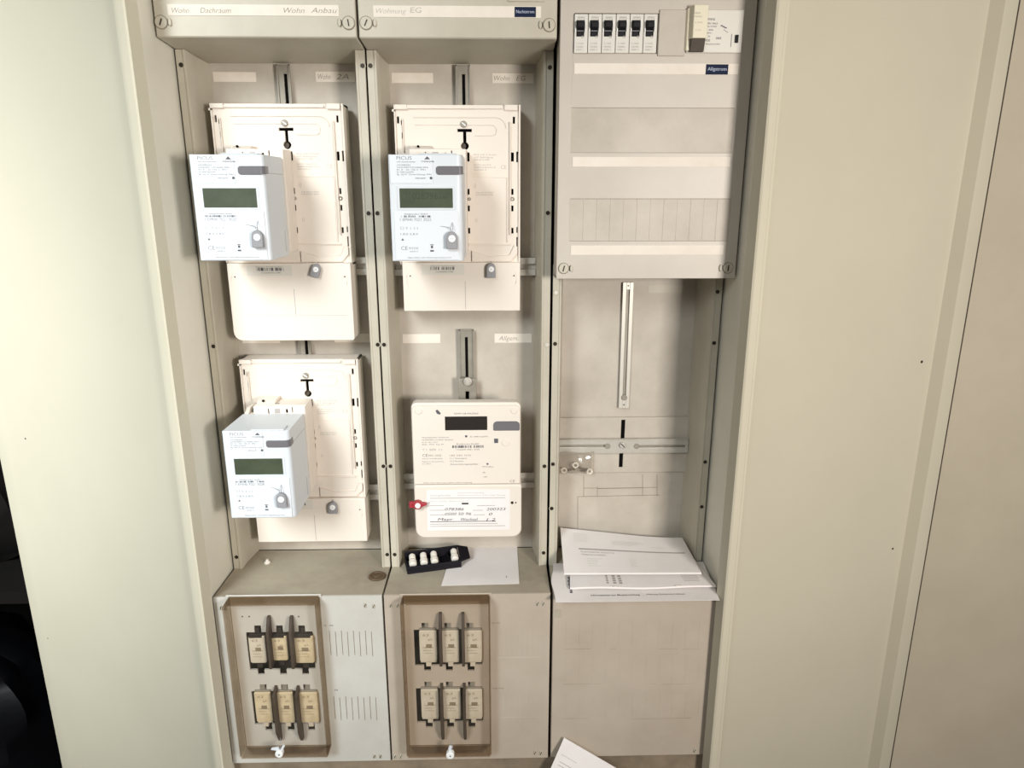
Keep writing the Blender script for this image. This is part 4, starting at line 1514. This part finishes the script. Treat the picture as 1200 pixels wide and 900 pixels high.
# ================================================================== things lying on the covers
def ray_at_z(px, py, z):
    a = at(px, py, 1.0)
    Y = z / a[1]
    return Vector((a[0] * Y, Y, z))


ZTP = ZB - 1.2         # top face just behind the front edge
p = ray_at_z(442, 676.5, ZTP - 1)
p.x = min(p.x, GX[1] - 15.5)
g = G().lathe(p.x, p.y, [(0.1, 0), (12.5, 0), (13.5, 1), (13.5, 2.2), (12, 3.6), (9.5, 3.6), (9, 2.6), (6, 2.4), (5, 3.4), (2.5, 3.8), (.1, 3.8)], 28)
g.v = [v + Vector((0, 0, ZTP - .7)) for v in g.v]
tag(obj('rubber_grommet', g, M['rubber']), 'round brown rubber grommet lying on top of the left lower cover', 'grommet')
p = ray_at_z(313.5, 660, ZTP - 2)
g = G().lathe(p.x, p.y, [(.1, 0), (5, 0), (5.4, 1.5), (4, 3), (2.6, 3.4), (2.2, 6.5), (.1, 6.8)], 14)
g.v = [v + Vector((0, 0, ZTP - 1.6)) for v in g.v]
tag(obj('plastic_plug', g, M['porc']), 'small white plastic plug lying on top of the left lower cover', 'plug')
p = ray_at_z(449.3, 661.5, ZTP - 2)
g = G().lathe(p.x, p.y, [(.1, 0), (2.2, 0), (2.2, 1.2), (.1, 1.6)], 10)
g.v = [v + Vector((0, 0, ZTP - 1.8)) for v in g.v]
tag(obj('dirt_crumb', g, M['screw']), 'tiny dark crumb lying behind the brown grommet', 'crumb')


# ---- sheets of paper
def sheet(label, corners, bend=None, nu=18, nv=10, th=.5, cat='paper', name='paper_sheet'):
    """corners: front-left, front-right, back-right, back-left (mm). returns object and surface function"""
    A, B, D, E = corners
    def surf(u, v):
        p_ = (A * (1 - u) + B * u) * (1 - v) + (E * (1 - u) + D * u) * v
        if bend: p_ = p_ + bend(u, v)
        return p_
    def nrm(u, v):
        e = .01
        n_ = (surf(u + e, v) - surf(u - e, v)).cross(surf(u, v + e) - surf(u, v - e))
        n_.normalize()
        return n_
    g = G()
    v, f = [], []
    N = (nu + 1) * (nv + 1)
    for lay in (0, 1):
        for j in range(nv + 1):
            for i in range(nu + 1):
                q = surf(i / nu, j / nv)
                v.append(q - nrm(i / nu, j / nv) * (th * lay))
    idx = lambda i, j, l: l * N + j * (nu + 1) + i
    for j in range(nv):
        for i in range(nu):
            f.append((idx(i, j, 0), idx(i + 1, j, 0), idx(i + 1, j + 1, 0), idx(i, j + 1, 0)))
            f.append((idx(i, j + 1, 1), idx(i + 1, j + 1, 1), idx(i + 1, j, 1), idx(i, j, 1)))
    for i in range(nu):
        f.append((idx(i, 0, 1), idx(i + 1, 0, 1), idx(i + 1, 0, 0), idx(i, 0, 0)))
        f.append((idx(i, nv, 0), idx(i + 1, nv, 0), idx(i + 1, nv, 1), idx(i, nv, 1)))
    for j in range(nv):
        f.append((idx(0, j, 0), idx(0, j + 1, 0), idx(0, j + 1, 1), idx(0, j, 1)))
        f.append((idx(nu, j, 1), idx(nu, j + 1, 1), idx(nu, j + 1, 0), idx(nu, j, 0)))
    g.add(v, f)
    c = sum(corners, Vector()) / 4
    t = thing(name, label, cat, c.x, c.y, min(q.z for q in corners))
    obj('sheet', g, M['paper'], t)
    on = lambda u, v: surf(u, v) + nrm(u, v) * .3
    return t, on


def mark(g, on, u0, u1, v0, v1, n=8):
    for k in range(n):
        a, b = u0 + (u1 - u0) * k / n, u0 + (u1 - u0) * (k + 1) / n
        g.add([on(a, v0), on(b, v0), on(b, v1), on(a, v1)], [(0, 1, 2, 3)])


def ptext(g, on, s, u0, u1, v, hv, thin=0.0, flip=False, vert=False):
    vv, ff = text_geo(s, thin, 0)
    a = min(q[0] for q in vv); b = max(q[0] for q in vv)
    pts = []
    for x_, z_ in vv:
        s_ = (x_ - a) / (b - a)
        if vert:
            pts.append(on(v + z_ * hv, u0 + (u1 - u0) * s_))
        else:
            pts.append(on(u0 + (u1 - u0) * s_, v + z_ * hv))
    g.add(pts, ff)


# square sheet under the fuse strip
zt_ = ZB - 1.5
cr = [ray_at_z(517, 687, zt_), ray_at_z(608.5, 684.5, zt_), ray_at_z(606, 639.5, ZB - 3), ray_at_z(531, 641.5, ZB - 3)]
cr = [c + Vector((0, 0, .8)) for c in cr]
t, on = sheet('blank white sheet lying on the middle lower cover under the black fuse strip', cr, None, 6, 4)
g = G(); mark(g, on, .83, .84, .15, .19, 1)
obj('pen_mark', g, M['print_'], t)

# papers on the right lower cover: lowest, booklet, folded top sheet
zt_ = ZB + .6
c = [P3(651.5, 704.5, 908), P3(843.5, 704, 908), P3(824, 660, 1016), P3(648, 660, 1016)]
c[0].z = c[1].z = ZB + .8
c[2].z = c[3].z = ZB + 2.5
t, on = sheet('lowest white sheet of the papers on the right lower cover, overhanging its front edge', c,
              lambda u, v: Vector((-5 * math.exp(-((v - .45) / .25) ** 2) * math.exp(-u * 6), 0, 26 * max(0, .16 - u) ** 1.0 * (1 - (2 * v - 1) ** 2))), 20, 10)
g = G()
ptext(g, on, 'Informationen zur Messeinrichtung', .22, .52, .13, .04, .01)
ptext(g, on, 'Anleitung Zaehlerstand ablesen', .56, .80, .14, .03)
ptext(g, on, 'moderne Messeinrichtung', .22, .70, -.085 + .105, .014, vert=True) if False else None
obj('lettering', g, M['print_'], t)
g = G()
for k in range(9):
    mark(g, on, .095 + .004 * (k % 2), .112, .20 + k * .045, .235 + k * .045, 1)
obj('edge_print', g, M['print_'], t)

c = [P3(668, 688.5, 936), P3(839, 690, 936), P3(799, 635, 1050), P3(668, 638, 1050)]
c[0].z = c[1].z = ZB + 7
c[2].z = c[3].z = ZB + 16
t, on = sheet('stapled white booklet lying under the folded top sheet', c, lambda u, v: Vector((0, 0, 1.2 * math.sin(u * 9))), 20, 8, th=3.0, cat='booklet', name='paper_booklet')
g = G()
for k in range(3):
    for q in range(5):
        mark(g, on, .255 + k * .042 + (.004 if k else 0), .27 + k * .042 + (.012 if k else 0), .07 + q * .05, .105 + q * .05, 1)
obj('print_block', g, M['print_l'], t)
g = G()
for k in range(7):
    mark(g, on, .80, .91 + .004 * k, .10 + .035 * k, .108 + .035 * k, 3)
obj('print_table', g, M['print_l'], t)
g = G()
for u_ in (.31, .735):
    g.tube([on(u_ - .02, .012), on(u_ - .012, -.01) + Vector((0, 0, 1)), on(u_ + .012, -.01) + Vector((0, 0, 1)), on(u_ + .02, .012)], .6)
obj('staple', g, M['zinc'], t)

c = [P3(661, 671, 958), P3(822, 670.5, 958), P3(799.5, 628.5, 1060), P3(656.5, 621.5, 1060)]
t, on = sheet('folded white letter lying uppermost on the right lower cover, its back edge curled up', c,
              lambda u, v: Vector((0, 0, 5 * (1 - u) ** 4 * v + 2.5 * math.sin(u * 5) * v - 3.0 * math.sin(math.pi * u) * v)), 22, 12)
g = G()
mark(g, on, .13, .955, .515, .545, 24)
ptext(g, on, 'Ansprechpartner Netzservice', .14, .40, .45, .035)
ptext(g, on, 'Wechsel des Stromzaehlers', .145, .33, .385, .035)
obj('lettering', g, M['print_l'], t)
g = G()
r_ = random.Random(5)
for (u0, u1, v0, v1, n) in ((.10, .22, .70, .92, 6), (.40, .66, .68, .80, 4), (.70, .82, .66, .70, 1), (.86, .95, .68, .86, 4), (.18, .30, .14, .34, 5), (.50, .56, .14, .34, 5)):
    for k in range(n):
        v = v0 + (v1 - v0) * k / n
        mark(g, on, u0, u0 + (u1 - u0) * r_.uniform(.6, 1), v, v + .012, 5)
obj('fine_print', g, M['rcd'], t)
# under-fold of the letter
c2 = [c[0] + Vector((2, -1, -3)), c[1] + Vector((-1, -1, -3)), P3(799, 636, 1065), P3(656, 634, 1065)]
g = G()
vv = []
for k in range(9):
    u = k / 8
    a = c[0] * (1 - u) + c[1] * u
    for s_ in range(6):
        an = math.radians(90 + 180 * s_ / 5)
        vv.append(a + Vector((0, 1.6 * math.cos(an) - .3, 1.6 * math.sin(an) - 1.8)))
ff = [(k * 6 + s_, (k + 1) * 6 + s_, (k + 1) * 6 + s_ + 1, k * 6 + s_ + 1) for k in range(8) for s_ in range(5)]
g.add(vv, ff)
obj('fold_edge', g, M['paper'], t)

# sheet at the bottom edge, leaning on the right lower cover
A0 = P3(661, 864.5, 926)
e1 = (P3(722, 900, 918) - A0).normalized()
e2 = (P3(645.5, 900, 915) - A0).normalized()
c = [A0 + e2 * 115, A0 + e2 * 115 + e1 * 140, A0 + e1 * 140, A0]
t, on = sheet('white printed sheet leaning in front of the right lower cover at the bottom edge', c, None, 8, 8)
g = G()
mark(g, on, .05, .25, .78, .785, 4)
for k in range(6):
    mark(g, on, .06, .5 + .3 * (k % 2), .68 - .05 * k, .688 - .05 * k, 4)
obj('lettering', g, M['print_l'], t)

# ---- black fuse strip with four porcelain screw caps
zt_ = ZB - 2.5
A0 = ray_at_z(477.5, 674, zt_); B0 = ray_at_z(541, 665.5, zt_)
e1 = (B0 - A0).normalized()
e2 = Vector((-e1.y, e1.x, 0))
L = (B0 - A0).length
D_ = 38.0
Hh = 13.0
def strip_pt(u, v, h): return A0 + e1 * u + e2 * v + Vector((0, 0, h))
def obox(g, u0, u1, v0, v1, h0, h1):
    vv = [strip_pt(u, v, h) for h in (h0, h1) for (u, v) in ((u0, v0), (u1, v0), (u1, v1), (u0, v1))]
    g.add(vv, [(3, 2, 1, 0), (4, 5, 6, 7), (0, 1, 5, 4), (1, 2, 6, 5), (2, 3, 7, 6), (3, 0, 4, 7)])
fs = thing('fuse_holder_strip', 'black plastic fuse storage strip lying partly on the blank sheet', 'fuse strip', (A0.x + B0.x) / 2, A0.y + 12, zt_)
g = G()
obox(g, 0, L, 0, D_, 0.9, 5)
obox(g, 0, L, 0, 2.5, 5, Hh)
obox(g, 0, L, D_ - 2.5, D_, 5, Hh + 8)
obox(g, 0, 2.5, 2.5, D_ - 2.5, 5, Hh)
obox(g, L - 2.5, L, 2.5, D_ - 2.5, 5, Hh)
CAPU = [.12, .325, .52, .90]
for a in (.222, .425, .615, .80):
    obox(g, L * a - 1, L * a + 1, 2.5, D_ - 2.5, 5, Hh - 1)
obj('tray', g, M['black'], fs, bevel=.8)
g = G()
v0 = [strip_pt(L, 2, Hh - 1), strip_pt(L + 17, 14, Hh - 4), strip_pt(L + 17, D_ - 2, Hh + 4), strip_pt(L, D_, Hh + 8)]
v1 = [q - Vector((0, 0, 2.2)) for q in v0]
g.add(v0 + v1, [(0, 1, 2, 3), (7, 6, 5, 4), (0, 4, 5, 1), (1, 5, 6, 2), (2, 6, 7, 3), (3, 7, 4, 0)])
obj('end_flap', g, M['black'], fs, bevel=.5)
CN = ['at the left end', 'second from left', 'third from left', 'alone at the right end']
for k, a in enumerate(CAPU):
    q0 = strip_pt(L * a, 9, 10.5); q1 = strip_pt(L * a + 1.2, 31, 16.5)
    ax = (q1 - q0)
    Ln = ax.length
    rot = ax.to_track_quat('Z', 'Y').to_matrix()
    g = G().lathe(q0, None, [(.1, -1), (4.6, -.4), (6.0, 1.2), (6.2, Ln * .38), (5.0, Ln * .46), (4.4, Ln * .52), (5.2, Ln * .60), (5.2, Ln * .92), (4, Ln * 1.0), (.1, Ln * 1.02)], 18, tilt=rot)
    tag(obj('screw_cap_fuse', g, M['porc']), 'white porcelain fuse %s of the black strip' % CN[k], 'fuse', 'spare fuses in the black strip')

# ---- clear bag of washers below the galvanised bar
r = R(653.5, 531, 697, 557, 1064)
bg = thing('parts_bag', 'small clear plastic bag of washers hanging below the galvanised bar', 'bag', (r[0] + r[1]) / 2, 1068, r[2])
g = G()
nu, nv = 14, 9
rb_ = random.Random(3)
for lay, yy in ((0, 1060.0), (1, 1073.0)):
    base = len(g.v)
    vv = []
    for j in range(nv + 1):
        for i in range(nu + 1):
            u, v = i / nu, j / nv
            puff = math.sin(math.pi * min(1, u * 1.0)) ** .5 * (1 - v) ** .4 * math.sin(math.pi * min(1, .12 + v)) ** .5
            mid = 1069.5
            y_ = mid + (yy - mid) * max(.06, puff * .9) + (rb_.uniform(-.9, .9) if 0 < i < nu and 0 < j < nv else 0)
            vv.append((r[0] + (r[1] - r[0]) * u + (v * (1 - u) - v * u) * 0.5, y_, r[2] + (r[3] - r[2]) * v + (1.2 * math.sin(u * 7) if v == 1 else 0)))
    ff = []
    for j in range(nv):
        for i in range(nu):
            a = j * (nu + 1) + i
            ff.append((a, a + 1, a + nu + 2, a + nu + 1))
    g.add(vv, ff)
obj('bag_film', g, M['bag'], bg)
for k, (px, py, ro, ri) in enumerate(((661, 551, 5.0, 2.4), (674.5, 545, 5.2, 2.6), (691, 552.5, 5.0, 2.4))):
    x, z = at(px, py, 1067)
    g = G().ring(x, z, ri, ro, 1065.5 + .4 * k, 1067 + .4 * k, 22)
    tag(obj('washer', g, M['porc'], bevel=.3), 'light ring washer in the clear bag, ' + ('at the left', 'in the middle, highest', 'at the right')[k], 'washer', 'washers in the clear bag')
for k, (px, py, an) in enumerate(((669, 550.5, .3), (680.5, 548.5, -.5), (684, 551.5, .15))):
    x, z = at(px, py, 1069)
    c_, s_ = math.cos(an), math.sin(an)
    g = G().tube([(x - 6 * c_, 1069, z - 6 * s_), (x + 4 * c_, 1069, z + 4 * s_)], 1.3, 8)
    g.tube([(x + 4 * c_, 1069, z + 4 * s_), (x + 6.5 * c_, 1069, z + 6.5 * s_)], 2.6, 10)
    tag(obj('machine_screw', g, M['rubber']), 'small brownish screw in the clear bag, ' + ('beside the left washer', 'under the middle washer', 'touching the right washer')[k], 'screw', 'screws in the clear bag')

# ================================================================== dark corner beyond the left door
def lump(name, label, cat, cx, cy, z0, rx, ry, h, m, seed, top=.35):
    g = G()
    seg, rows = 40, 22
    v, f = [], []
    rnd = random.Random(seed)
    ph = [rnd.uniform(0, 6.28) for _ in range(8)]
    for j in range(rows + 1):
        t_ = j / rows
        body = math.sin(math.pi * min(1, t_ * .92 + .12)) ** .45 if t_ < 1 else .2
        if t_ > .8: body *= 1 - (t_ - .8) / .2 * (1 - top)
        for i in range(seg):
            a = 2 * math.pi * i / seg
            wr = 1 + .05 * math.sin(7 * a + ph[0] + 5 * t_) + .035 * math.sin(13 * a + ph[1] - 8 * t_) + .05 * math.sin(3 * a + ph[2] + 9 * t_) + .02 * math.sin(23 * a + 17 * t_ + ph[3])
            v.append((cx + rx * body * wr * math.cos(a), cy + ry * body * wr * math.sin(a), z0 + h * t_))
    for j in range(rows):
        for i in range(seg):
            a = j * seg + i; b = j * seg + (i + 1) % seg
            f.append((a, b, b + seg, a + seg))
    f.append(tuple(range(seg - 1, -1, -1)))
    f.append(tuple(rows * seg + i for i in range(seg)))
    g.add(v, f)
    return tag(obj(name, g, m), label, cat)


lump('refuse_sack', 'crumpled black plastic sack in the dark corner beyond the left door', 'sack', -1420, 1560, -1549, 330, 250, 560, M['sack'], 4)
lump('cloth_bundle', 'dark brown cloth bundle on a shelf above the black sack', 'bundle', -1420, 1700, -905, 300, 180, 320, M['bundle'], 9, .6)
g = G().box(-1985, -900, 1500, 2195, -935, -905)
tag(obj('shelf_board', g, M['bundle']), 'dark brown shelf board in the corner beyond the left door', 'shelf')
